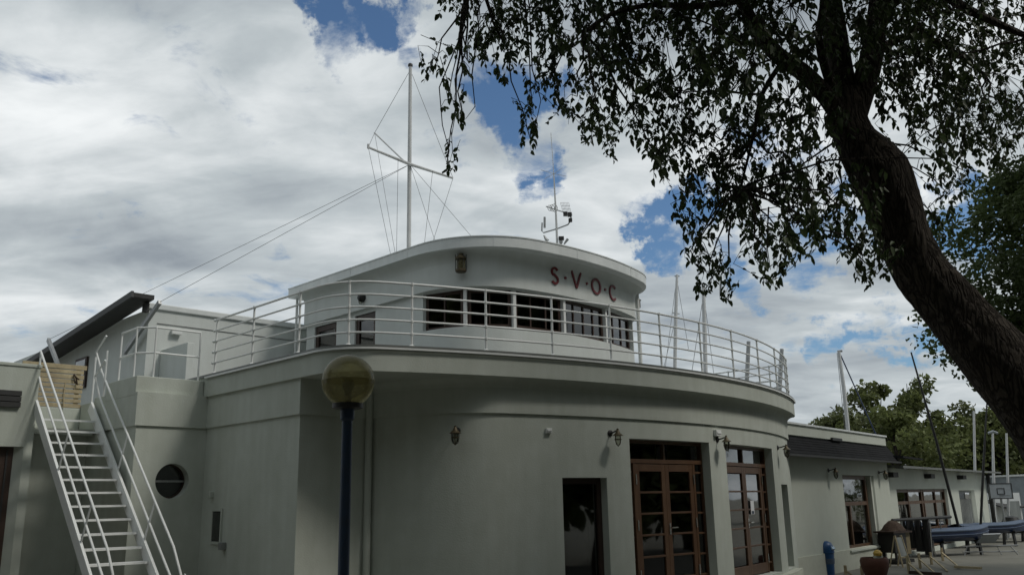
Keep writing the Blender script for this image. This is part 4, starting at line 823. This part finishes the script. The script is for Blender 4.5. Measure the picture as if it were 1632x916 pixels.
# boats on trailers with leaning masts
def dinghy(name, label, c, dirv, Ln, bm, ht, hull, deckm, mast=None, zk=.45, cover=True):
    r = thing(name, label, 'dinghy', (c[0], c[1], GZ)); dirv = np.array([*dirv, 0.]); dirv /= np.linalg.norm(dirv); sdv = np.array([dirv[1], -dirv[0], 0]); c = np.array([c[0], c[1], GZ])
    st_ = np.linspace(-.5, .5, 13); prof = []
    for t in st_:
        wdt = bm/2*(1-max(0, (t+.05)/.55)**2.2*.97)*(.86+.14*min(1, (t+.5)*4)); sh = ht*(1+.18*max(0, t*2)**2); kz = zk+.25*max(0, t*2-.3)**2*ht
        prof.append([c+dirv*t*Ln+sdv*wdt*f_+Zv*(kz+(sh)*g_) for f_, g_ in ((-1, 1), (-.93, .45), (-.6, .1), (0, 0), (.6, .1), (.93, .45), (1, 1))])
    n_ = 7; vs = [v for q in prof for v in q]; fs = [(i*n_+j, (i+1)*n_+j, (i+1)*n_+j+1, i*n_+j+1) for i in range(12) for j in range(6)]+[tuple(range(7))]
    MB().add(vs, fs).build('hull', hull, r, smooth=True)
    top = [(q[0], q[6]) for q in prof]; vs = []; nn_ = 5
    for a_, b_ in top:
        for k in range(nn_): f_ = k/(nn_-1); vs.append(a_*(1-f_)+b_*f_+Zv*(.10 if cover else .03)*math.sin(math.pi*f_))
    MB().add(vs, [(i*nn_+k, (i+1)*nn_+k, (i+1)*nn_+k+1, i*nn_+k+1) for i in range(12) for k in range(4)]).build('deck_cover', deckm, r, smooth=True)
    MB().tube([q[0]+Zv*.01 for q in prof], .03, 6).build('gunwale', 'tarp', r); MB().tube([q[6]+Zv*.01 for q in prof], .03, 6).build('gunwale', 'tarp', r)
    MB().tube([q[5]+(q[6]-q[5])*.35+sdv*.012 for q in prof], .014, 5).build('stripe', 'tarp', r)
    for t in (-.3, .25):
        for s_ in (-1, 1): MB().bar(c+dirv*t*Ln+sdv*s_*bm*.3, c+dirv*t*Ln+sdv*s_*bm*.22+Zv*(zk+.18), .07, .09, tuple(dirv)).build('trestle_leg', 'black', r)
        MB().bar(c+dirv*t*Ln-sdv*bm*.4+Zv*(zk+.02), c+dirv*t*Ln+sdv*bm*.4+Zv*(zk+.02), .07, .09).build('trestle_bar', 'black', r)
    if mast is not None:
        MB().tube(mast, [.05]*(len(mast)-1)+[.028], 8).build('mast', 'black', r, smooth=True)
    return r
bc0 = atz(1527, 884, GZ); dv = np.array([.80, .35]); mb0 = np.array([bc0[0]+.35, bc0[1]+.1, .52]); k_ = mb0[1]
dinghy('blue_dinghy', 'blue sailing dinghy under a pale cover on trestles, dark mast leaning towards the annex', bc0[:2], dv, 3.2, .9, .36, 'bluehull', 'tarp', [atY(1531, 852, k_), atY(1493, 705, k_), atY(1452, 561, k_-.2)])
b2 = atz(1588, 872, GZ); k2 = b2[1]
dinghy('grey_dinghy', 'grey-blue dinghy with upright dark mast parked beyond the blue dinghy', b2[:2]+np.array([.2, .6]), (.9, .3), 3.4, .9, .3, 'bluehull', 'tarp', [atY(1562, 855, k2), atY(1567, 750, k2), atY(1573, 641, k2)], .5)
b3 = atz(1640, 868, GZ); dinghy('white_dinghy', 'upturned-looking white topped dinghy at the edge of the yard', b3[:2]+np.array([.3, 2.5]), (1, .05), 4.5, 1.3, .4, 'black', 'white', None, .35, False)
# loose dark boom lying across the rack
bo0, bo1 = atY(1422, 828.5, 29), atY(1515, 823, 31); o = MB().tube([bo0, bo1], .05, 8).build('boom', 'black', None, smooth=True); tag(o, 'black boom lying level above the drying rack towards the workshop doors', 'boom')
for q, zt_ in ((bo0*.85+bo1*.15, 'drying-rack'), (bo0*.2+bo1*.8, 'workshop')): o = MB().tube([(q[0], q[1], GZ), (q[0], q[1], q[2])], .02, 6).build('boom_prop', 'steel', None); tag(o, f'thin steel prop under the {zt_} end of the black boom', 'prop', 'props under the black boom')
# wheelie trolley / benches
B = atz(1580, 884, GZ); tr = thing('launch_trolley', 'grey tubular launching trolley with flat panel beside the blue dinghy', 'trolley', tuple(B))
MB().box(B+np.array([0, 0, .55]), (.75, .04, .42), ((.95, .3, 0), (-.2, .65, .73), (.2, -.7, .68))).build('panel', 'greyhull', tr)
for dx in (-.9, -.3, .35, .9): MB().tube([B+np.array([dx, 0, 0]), B+np.array([dx*.8, .1, .3])], .018, 6).build('leg', 'steel', tr)
MB().tube([B+np.array([-.95, 0, .3]), B+np.array([1.0, .1, .3])], .02, 6).build('bar', 'steel', tr); MB().tube([B+np.array([-.95, 0, .12]), B+np.array([.95, .1, .1])], .02, 6).build('bar', 'steel', tr)
# dark motor scooter-like covered engine by the hut
B = atY(1612, 834, 41); o = thing('covered_outboard', 'black covered outboard motor with a bright rim by the small hut', 'engine', tuple(B))
MB().lathe([(.1, -.35), (.33, -.3), (.42, 0), (.3, .28), (.1, .34)], B, 14).build('cover', 'black', o, smooth=True); MB().tube([B+np.array([.1, -.35, -.28]), B+np.array([.4, -.3, -.1])], .04, 6).build('rim', 'white', o); MB().tube([(B[0], B[1], GZ), B], .05, 6).build('stand', 'steel', o)
# wooden stakes with diagonal props
stk = [((1449, 914), 27, (1471, 918)), ((1467, 905), 22, (1490, 914)), ((1485, 899), 18, (1510, 911)), ((1503, 893), 19, (1530, 906)), ((1349, 916), 20, (1362, 921)), ((1375, 916), 19, (1390, 920))]
sl_lbl = ['stout wooden stake at the front of the barrier beside the easel', 'wooden stake with pale diagonal prop just beyond the easel', 'wooden stake with prop below the wetsuits', 'wooden stake with pale prop nearest the blue dinghy', 'wooden stake in front of the annex beside the blue bin', 'thin wooden stake between the bin and the terracotta planter']
for (b_, hpx, e_), lbl in zip(stk, sl_lbl):
    B = atz(*b_, GZ) if b_[1] < 915 else atz(b_[0], b_[1]+6, GZ); E_ = atz(*e_, GZ); h = hpx*B[1]/1400
    o = thing('wooden_stake', lbl, 'stake', tuple(B), 'stakes along the yard edge')
    MB().box(B+Zv*h/2, (.06, .06, h)).build('stake', 'plank', o, bevel=.005); MB().bar(B+Zv*h*.62, E_+Zv*.03, .04, .03).build('prop', 'plank', o)
p, q = atz(1522, 902.5, GZ+.06), atz(1564, 904.5, GZ+.06); o = MB().bar(p, q, .10, .06).build('loose_plank', 'plank'); tag(o, 'loose plank lying flat on the yard by the stakes', 'plank')
p, q = atz(1450, 911, GZ+.05), atz(1500, 914, GZ+.05); o = MB().bar(p, q, .08, .08).build('base_beam', 'dark_wood'); tag(o, 'dark timber beam lying at the foot of the stakes', 'beam')
# ------------------------------------------------------------------ masts and poles behind
def pole(name, label, cat, pts, Y, r0, r1, m, extra=None, group=None):
    P = [atY(*q, Y) for q in pts]; d = (P[0]-P[-1]); base = P[0]+d*((GZ-P[0][2])/d[2]) if abs(d[2]) > 1e-3 else P[0]
    o = thing(name, label, cat, tuple(base), group); MB().tube([base]+P, [r0]*(len(P))+[r1], 8).build('mast', m, o, smooth=True)
    for e in extra or []: MB().tube([atY(*q, Y) for q in e[0]], e[1], 5).build(e[2], e[3], o)
pole('sailboat_mast', 'pale mast with forestay rising behind the annex roof', 'mast', [(1352, 690), (1345, 620), (1337, 560)], 42, .10, .075, 'grey_pole', [([(1340, 566), (1395, 690), (1400, 700)], .032, 'furled_sail', 'bluehull'), ([(1335, 560), (1342, 559)], .06, 'masthead', 'steel'), ([(1334, 562), (1347, 690)], .012, 'stay', 'wire')])
pole('sailboat_mast', 'thin tall mast with spreaders seen through the deck railing next to the wheelhouse', 'mast', [(1075.5, 589), (1077, 500), (1079, 438)], 48, .10, .07, 'grey_pole', [([(1078, 440), (1098, 560)], .012, 'stay', 'wire'), ([(1078, 446), (1060, 588)], .012, 'stay', 'wire'), ([(1077, 506), (1058, 585)], .012, 'stay', 'wire'), ([(1071, 498), (1083, 500)], .03, 'spreader', 'grey_pole'), ([(1075, 440), (1083, 440)], .03, 'masthead', 'steel')])
pole('sailboat_mast', 'stouter grey mast seen through the deck railing behind hanging leaves', 'mast', [(1124.5, 597), (1123, 530), (1121, 455)], 44, .11, .09, 'grey_pole', [([(1121, 470), (1103, 590)], .014, 'stay', 'wire'), ([(1121, 462), (1138, 600)], .012, 'stay', 'wire')])
pole('sailboat_mast', 'short leaning mast behind the middle of the far deck railing', 'mast', [(1190, 612), (1191.5, 580), (1193, 544)], 40, .10, .09, 'steel', [([(1192, 575), (1186, 612)], .014, 'stay', 'wire')])
pole('sailboat_mast', 'short leaning mast behind the outermost end of the deck railing', 'mast', [(1242, 627), (1244, 590), (1246, 556)], 40, .10, .09, 'steel', [([(1196, 610), (1243, 605)], .02, 'boom', 'steel'), ([(1225, 620), (1243, 615)], .02, 'boom', 'steel')])
pole('flag_post', 'pale thin post standing in the yard before the workshop shopfront', 'pole', [(1557, 850), (1554, 760), (1552, 655)], 40, .06, .05, 'grey_pole')
pole('yard_light', 'pale yard light pole with flat two-armed head', 'lamp post', [(1586, 850), (1583.5, 760), (1582, 690)], 43, .07, .05, 'grey_pole', [([(1575, 690), (1582, 687), (1590, 690)], .06, 'lamp_head', 'greyhull')])
pole('flag_post', 'plain pale post right of the yard light', 'pole', [(1608, 850), (1606, 760), (1604, 690)], 42, .06, .05, 'grey_pole')
# ------------------------------------------------------------------ foliage helpers
def leaf_mesh(P, D, Nn, ln, wd, name, m, parent, fold=.25, kind=None):
    """many pointed leaves: P base points, D directions, Nn normals (arrays)"""
    D = D/np.linalg.norm(D, axis=1, keepdims=True); Sd = np.cross(D, Nn); Sd /= np.linalg.norm(Sd, axis=1, keepdims=True)+1e-9; Nn = np.cross(Sd, D)
    ln = ln[:, None]; wd = wd[:, None]
    V = np.stack([P, P+D*ln*.35+Sd*wd*.5+Nn*wd*fold, P+D*ln*.75+Sd*wd*.33+Nn*wd*fold*.6, P+D*ln-Nn*ln*.08, P+D*ln*.75-Sd*wd*.33+Nn*wd*fold*.6, P+D*ln*.35-Sd*wd*.5+Nn*wd*fold], 1)
    n = len(P); me = bpy.data.meshes.new(name); me.vertices.add(n*6); off = parent_origin(parent) if parent else np.zeros(3)
    me.vertices.foreach_set('co', (V.reshape(-1, 3)-off).ravel()); base = (np.arange(n)*6)[:, None]
    F = np.concatenate([base+np.array([0, 1, 2, 3]), base+np.array([0, 3, 4, 5])], 1).reshape(-1, 4)
    me.loops.add(n*8); me.polygons.add(n*2); me.loops.foreach_set('vertex_index', F.ravel()); me.polygons.foreach_set('loop_start', np.arange(n*2)*4)
    me.update(calc_edges=True); me.validate(); me.materials.append(M[m] if isinstance(m, str) else m)
    o = bpy.data.objects.new(name, me); COL.objects.link(o)
    if parent: o.parent = parent
    if kind: o['kind'] = kind
    return o
def unit(n): v = rng.normal(size=(n, 3)); return v/np.linalg.norm(v, axis=1, keepdims=True)
def simple_tree(name, label, base, H, rx, m, nleaf=5000, lsz=.3, blobs=26, group=None, trunk_r=.18, crown_lo=.25, bm='bark', shape=None):
    base = np.array(base, float); r = thing(name, label, 'tree', tuple(base), group); tops = []
    cs = []
    for k in range(blobs):
        t = rng.uniform(0, 1); z = base[2]+H*(crown_lo+(1-crown_lo)*.93*t); rr = rx*(.35+.65*math.sin(math.pi*min(1, .12+.8*t)))*(1 if t < .75 else .75); a_ = rng.uniform(0, 2*math.pi); q = math.sqrt(rng.uniform(.05, 1))
        cs.append((np.array([base[0]+math.cos(a_)*rr*q*.8, base[1]+math.sin(a_)*rr*q*.8, z]), rx*rng.uniform(.22, .42)*(1.1-.5*t)))
    mb = MB(); mb.tube([base, base+np.array([.1, .05, H*.35]), base+np.array([-.05, .1, H*.7]), base+np.array([.0, 0, H*.92])], [trunk_r, trunk_r*.75, trunk_r*.4, .02], 8)
    for c, rr in cs[:14]:
        z0 = base+np.array([0, 0, max(H*.15, (c[2]-base[2])*.65)]); mb.tube([z0, (z0+c)/2+np.array([0, 0, .1]), c], [trunk_r*.35, trunk_r*.22, .015], 5)
    mb.build('trunk', bm, r, smooth=True)
    Ps = []; per = nleaf//blobs
    for c, rr in cs:
        u_ = unit(per); rad = rr*rng.uniform(.35, 1.08, per)[:, None]**.6; Ps.append(c+u_*rad*np.array([1, 1, .85]))
    P = np.concatenate(Ps); n = len(P); D = unit(n)+np.array([0, 0, -.25]); leaf_mesh(P, D, unit(n), rng.uniform(.6, 1.3, n)*lsz, rng.uniform(.4, .75, n)*lsz, 'crown', m, r, kind='stuff'); return r
# wood behind the yard
FT = [((1330, 850), 62, 665, 3.0, 'leaf_far2', 'low pale green tree beside the mast behind the annex'), ((1375, 850), 66, 645, 3.6, 'leaf_far2', 'soft pale tree between the mast and the taller dark trees'), ((1420, 850), 60, 603, 3.6, 'leaf_far', 'tall rounded tree with gaps rising above the annex end'), ((1475, 850), 62, 592, 3.4, 'leaf_far', 'tallest narrow crowned tree behind the leaning dinghy mast'),
      ((1445, 850), 56, 650, 4.0, 'leaf_far', 'broad dark green tree filling in below the tallest crowns'), ((1525, 850), 60, 650, 3.8, 'leaf_far', 'mid green tree behind the workshop roof'), ((1565, 850), 64, 636, 3.2, 'leaf_far2', 'wispy pale topped tree behind the upright dinghy mast'), ((1610, 850), 58, 650, 4.2, 'leaf_far', 'dark tree behind the basketball board'), ((1680, 850), 58, 600, 4.5, 'leaf_far', 'dark tree at the yard edge beyond the sloping trunk')]
for (px, py), Y, ty, rx, m, lbl in FT:
    b = atY(px, py, Y); top = atY(px, ty, Y); simple_tree('yard_tree', lbl, (b[0], b[1], GZ), top[2]-GZ, rx, m, 5200, .34, 30, 'trees behind the yard', .2, .12)
# fine-leaved tree to the right
b = atY(1668, 500, 13.5); simple_tree('fine_leaved_tree', 'fine-leaved green tree just beyond the big sloping trunk', (b[0], b[1], GZ), 7.3, 1.9, 'leaf_bush', 24000, .095, 70, None, .12, .55)
# ------------------------------------------------------------------ the big overhanging tree
TY = 6.6
big = thing('overhanging_tree', 'big dark leaning tree with hanging leafy twigs beside the yard', 'tree', (*atY(1790, 900, TY-.2)[:2], GZ))
trk = [(1830, 1100, 76, -.3), (1770, 850, 72, -.25), (1700, 715, 68, -.2), (1635, 628, 62, -.15), (1578, 563, 57, -.1), (1540, 517, 52, -.06), (1503, 474, 47, -.03), (1467, 430, 45, 0), (1440, 374, 44, 0), (1422, 324, 47, 0), (1400, 274, 53, .02), (1364, 224, 36, .05), (1352, 190, 33, .08), (1350, 150, 31, .1)]
pts = [atY(x, y, TY+d) for x, y, r, d in trk]; pts[0][2] = min(pts[0][2], GZ-.2); rs = [.9*r*(TY+d)/1400/math.cos(.25) for x, y, r, d in trk]
tk = MB()
def knobbly(pts, rs, n=36, sub=9):
    P = []; R_ = []
    for i in range(len(pts)-1):
        p0, p1, p2, p3 = pts[max(i-1, 0)], pts[i], pts[i+1], pts[min(i+2, len(pts)-1)]
        for k in range(sub):
            t = k/sub; P.append(.5*((2*p1)+(-p0+p2)*t+(2*p0-5*p1+4*p2-p3)*t*t+(-p0+3*p1-3*p2+p3)*t**3)); R_.append(rs[i]*(1-t)+rs[i+1]*t)
    P.append(pts[-1]); R_.append(rs[-1]); o0 = len(tk.v); tk.tube(P, R_, n)
    for i in range(o0, len(tk.v)):   # bark ridges
        row = (i-o0)//n; v = np.array(tk.v[i]); c = P[min(row, len(P)-1)]; k = (i-o0) % n
        th_ = 2*math.pi*k/n; f_ = 1+.045*math.sin(3*th_+row*.09)+.03*math.sin(5*th_-row*.13+1)+.02*math.sin(9*th_+row*.21)+.03*math.sin(row*.31)*math.sin(2*th_+.5)+random.uniform(-.012, .012); tk.v[i] = tuple(c+(v-c)*f_)
knobbly(pts, rs)
tk.lathe([(.10, -.12), (.11, -.05), (.09, .0), (.05, .03), (.01, .045)], atY(1450, 455, TY-.02), 10, (-.8, -.2, -.1)); tk.lathe([(.14, -.10), (.13, -.02), (.09, .04), (.02, .07)], atY(1425, 283, TY-.02), 10, (.8, -.1, .4))
LIMB = []
def limb(px, r0, r1, d0, d1):
    P = [atY(x, y, TY+d0+(d1-d0)*i/(len(px)-1)) for i, (x, y) in enumerate(px)]; R_ = [r0+(r1-r0)*i/(len(px)-1) for i in range(len(px))]; knobbly(P, R_, 16, 5); LIMB.extend([(p, r) for p, r in zip(P, R_)])
limb([(1352, 185), (1338, 110), (1330, 40), (1318, -40), (1290, -180), (1240, -330)], .125, .05, .1, .3)
limb([(1360, 190), (1385, 110), (1396, 50), (1405, -30), (1430, -160), (1480, -330)], .105, .05, .1, -.3)
limb([(1352, 215), (1325, 165), (1285, 120), (1240, 88), (1205, 45), (1180, 0), (1130, -60), (1040, -120)], .085, .03, .1, -.7)
limb([(1345, 180), (1318, 120), (1305, 60), (1312, 0), (1300, -60)], .04, .02, .0, -.4)
limb([(1180, 0), (1110, 10), (1040, 8), (975, 22), (930, 52)], .03, .008, -.5, -1.2)
limb([(1400, 20), (1470, -20), (1550, 20), (1640, 60)], .06, .02, .0, -.6)
limb([(1390, 90), (1440, 60), (1500, 70), (1570, 120)], .04, .015, .1, .6)
limb([(1250, 95), (1215, 150), (1200, 220), (1180, 300)], .022, .007, -.3, -.2)
limb([(1130, -60), (960, -110), (820, -90), (760, -40), (738, 10)], .035, .008, -.6, -1.0)
limb([(1318, -40), (1180, -200), (950, -260), (700, -260)], .06, .02, .2, -1.2)
limb([(1430, -160), (1600, -260), (1850, -250)], .06, .02, -.2, -.6)
# hanging twigs: clusters traced from where foliage shows
CL = [(690, 128, 22, 5), (714, 165, 14, 3), (738, 192, 16, 4), (706, 12, 16, 5), (745, 105, 20, 5), (712, 268, 14, 4), (758, 75, 26, 8), (800, 95, 42, 17), (790, 30, 45, 18), (845, 60, 48, 18), (755, 30, 26, 8), (720, 220, 10, 1),
      (885, 110, 36, 10), (850, 190, 24, 5), (868, 150, 28, 7), (845, 228, 16, 4), (900, 35, 55, 22), (950, 90, 55, 22), (1000, 45, 65, 28), (920, 170, 40, 11), (955, 215, 36, 8), (1010, 150, 60, 26), (990, 225, 36, 10), (1060, 90, 75, 36), (1085, 175, 66, 28), (1130, 50, 85, 45),
      (1045, 265, 34, 8), (1100, 250, 55, 20), (1150, 190, 75, 34), (1120, 330, 50, 15), (1165, 300, 55, 22), (1200, 120, 85, 44), (1235, 220, 75, 32), (1180, 375, 50, 15), (1115, 385, 22, 5), (1130, 445, 30, 9), (1148, 478, 14, 3), (1212, 335, 55, 18), (1225, 435, 24, 6), (1100, 420, 14, 2),
      (1245, 400, 36, 9), (1285, 300, 55, 22), (1272, 375, 46, 13), (1300, 210, 70, 26), (1330, 400, 26, 6), (1315, 345, 45, 14), (1375, 420, 30, 9), (1398, 445, 20, 5), (1410, 395, 34, 8), (1380, 350, 36, 9), (1440, 120, 75, 32), (1480, 60, 85, 46), (1560, 40, 95, 56), (1500, 150, 75, 36), (1585, 150, 85, 46),
      (1470, 215, 45, 12), (1530, 210, 55, 20), (1500, 265, 30, 7), (1512, 320, 24, 6), (1508, 375, 14, 3), (1565, 225, 52, 18), (1610, 235, 50, 18), (1640, 60, 90, 40), (1545, 285, 24, 4), (1260, 40, 80, 38), (1350, 60, 60, 14), (1180, 10, 80, 34), (1420, 20, 70, 26), (1520, -20, 120, 40), (1060, -10, 90, 36), (930, -20, 70, 26), (820, -20, 60, 20)]
LP, LD, LN_, LL, LW = [], [], [], [], []
tw = MB(); limbP = np.array([p for p, r in LIMB])
for cx, cy, cr, cn in CL:
    dep = TY+rng.uniform(-1.5, 1.0); cc = atY(cx, cy-cr*.4, dep); j = np.argmin(np.linalg.norm(limbP-cc, axis=1)+.6*np.maximum(0, cc[2]-limbP[:, 2])); s0 = limbP[j]
    dist = np.linalg.norm(cc-s0); midp = (s0+cc)/2+np.array([0, 0, .12*dist]); pathp = [s0*(1-t)**2+2*midp*t*(1-t)+cc*t*t for t in np.linspace(0, 1, 7)]
    pathp = [p+rng.normal(size=3)*.02*min(1, i)*(i < 6) for i, p in enumerate(pathp)]
    tw.tube(pathp, list(np.linspace(.011, .0035, 7)), 5, cap=False)
    for k in range(int(cn*(1.4 if cx > 770 else .9))):
        a_ = rng.uniform(0, 2*math.pi); q = math.sqrt(rng.uniform(0, 1)); px, py = cx+math.cos(a_)*cr*q, cy+math.sin(a_)*cr*q; d2 = dep+rng.normal()*.35; tip = atY(px, py, d2)
        ln_ = rng.uniform(.12, .34); st0 = tip+np.array([rng.normal()*.09, rng.normal()*.09, ln_]); 
        nr = min(pathp[3:], key=lambda v: np.linalg.norm(v-st0))
        if np.linalg.norm(nr-st0) < .45: tw.tube([nr, (nr+st0)/2+np.array([0, 0, .03]), st0, (st0+tip)/2+rng.normal(size=3)*.015, tip], [.0032, .0028, .0024, .002, .0013], 4, cap=False)
        else: tw.tube([st0, (st0+tip)/2+rng.normal(size=3)*.015, tip], [.0024, .002, .0013], 4, cap=False)
        nl = int(6+ln_*22); dirn = (tip-st0)/np.linalg.norm(tip-st0)
        for i in range(nl):
            t = rng.uniform(.02, 1); p = st0*(1-t)+tip*t; sidev = rng.normal(size=3); sidev -= dirn*(sidev@dirn); sidev /= np.linalg.norm(sidev)
            LP.append(p); LD.append(sidev*.75+dirn*.5+np.array([0, 0, -.45])); LN_.append(sidev*.5+np.array([0, 0, .6])+rng.normal(size=3)*.5); l_ = rng.uniform(.032, .075); LL.append(l_); LW.append(l_*rng.uniform(.42, .62))
# two long bare hanging twigs at the outer edge
for px in ([(738, 10), (733, 60), (700, 140), (705, 200), (716, 240), (712, 262)], [(760, 60), (752, 120), (757, 170), (742, 190)], [(845, 40), (848, 110), (862, 160), (850, 215)], [(975, 20), (930, 55), (895, 90), (870, 130)], [(1150, 320), (1100, 400), (1130, 440)], [(1225, 330), (1222, 390), (1228, 430)]):
    tw.tube([atY(x, y, TY-.9) for x, y in px], list(np.linspace(.006, .002, len(px))), 5, cap=False)
LP, LD, LN_, LL, LW = map(np.array, (LP, LD, LN_, LL, LW)); print('leaves', len(LP))
tk.build('trunk', 'bark', big, smooth=True); tw.build('twigs', 'bark', big, kind='stuff')
order = np.argsort((LP[:, 1])/LL); pick = order[:300]; rest = order[300:]
leaf_mesh(LP[rest], LD[rest], LN_[rest], LL[rest], LW[rest], 'crown', 'leaf', big, kind='stuff')
for i in pick: leaf_mesh(LP[i:i+1], LD[i:i+1], LN_[i:i+1], LL[i:i+1], LW[i:i+1], 'leaf', 'leaf', big)
# the rest of the crown, above and to the right of the frame, which shades the yard
def shade_crown(c, rad, n, sz_, par, nm='upper_crown'):
    cs = [np.array(c)+unit(1)[0]*np.array(rad)*rng.uniform(.2, .9) for _ in range(40)]; P = np.concatenate([q+unit(n//40)*(min(rad)*.38)*rng.uniform(.3, 1, (n//40, 1)) for q in cs]); k = len(P)
    F_ = (P-CAMP)@_F; X_ = np.abs(((P-CAMP)@_R)/np.maximum(F_, .01)); Y_ = ((P-CAMP)@_U)/np.maximum(F_, .01); keep = ~((F_ > 0) & (X_ < .62) & (Y_ < .36)); P = P[keep]; k = len(P)
    leaf_mesh(P, unit(k)+np.array([0, 0, -.4]), unit(k), rng.uniform(.7, 1.3, k)*sz_, rng.uniform(.5, .7, k)*sz_, nm, 'leaf', par, kind='stuff')
shade_crown((1.2, 5.2, 8.6), (6.5, 4.6, 2.8), 30000, .17, big)

# unseen tall trees added behind and beside the camera to shade the walls
for x, y, H_, rx_ in ((-24, 5, 19, 6.5), (-21, -5, 20, 7), (-12, -9, 20, 7), (-4, -7, 19, 6.5), (5, -8, 20, 7), (13, -6, 19, 6.5), (20, 1, 18, 6), (13.5, 10, 22, 4.8), (18.5, 14.2, 19.5, 4.6), (23, 19.5, 22, 5)):
    simple_tree('unseen_shade_tree', 'unseen tall full-crowned tree added to shade the yard', (x, y, GZ), H_, rx_, 'leaf_far', 11000, .7, 44, 'unseen trees added for shade', .3, .08)
for x, y, H_, rx_ in ((38, 60, 12, 5), (46, 55, 13, 5), (54, 47, 12, 5), (60, 37, 13, 5), (62, 26, 12, 5)):  # trees added so the door glass reflects foliage instead of bright sky
    simple_tree('added_reflection_tree', 'broad tree added at the yard end to show in the door glass', (x, y, GZ), H_, rx_, 'leaf_far', 3000, .6, 30, 'trees added for reflections', .25, .08)
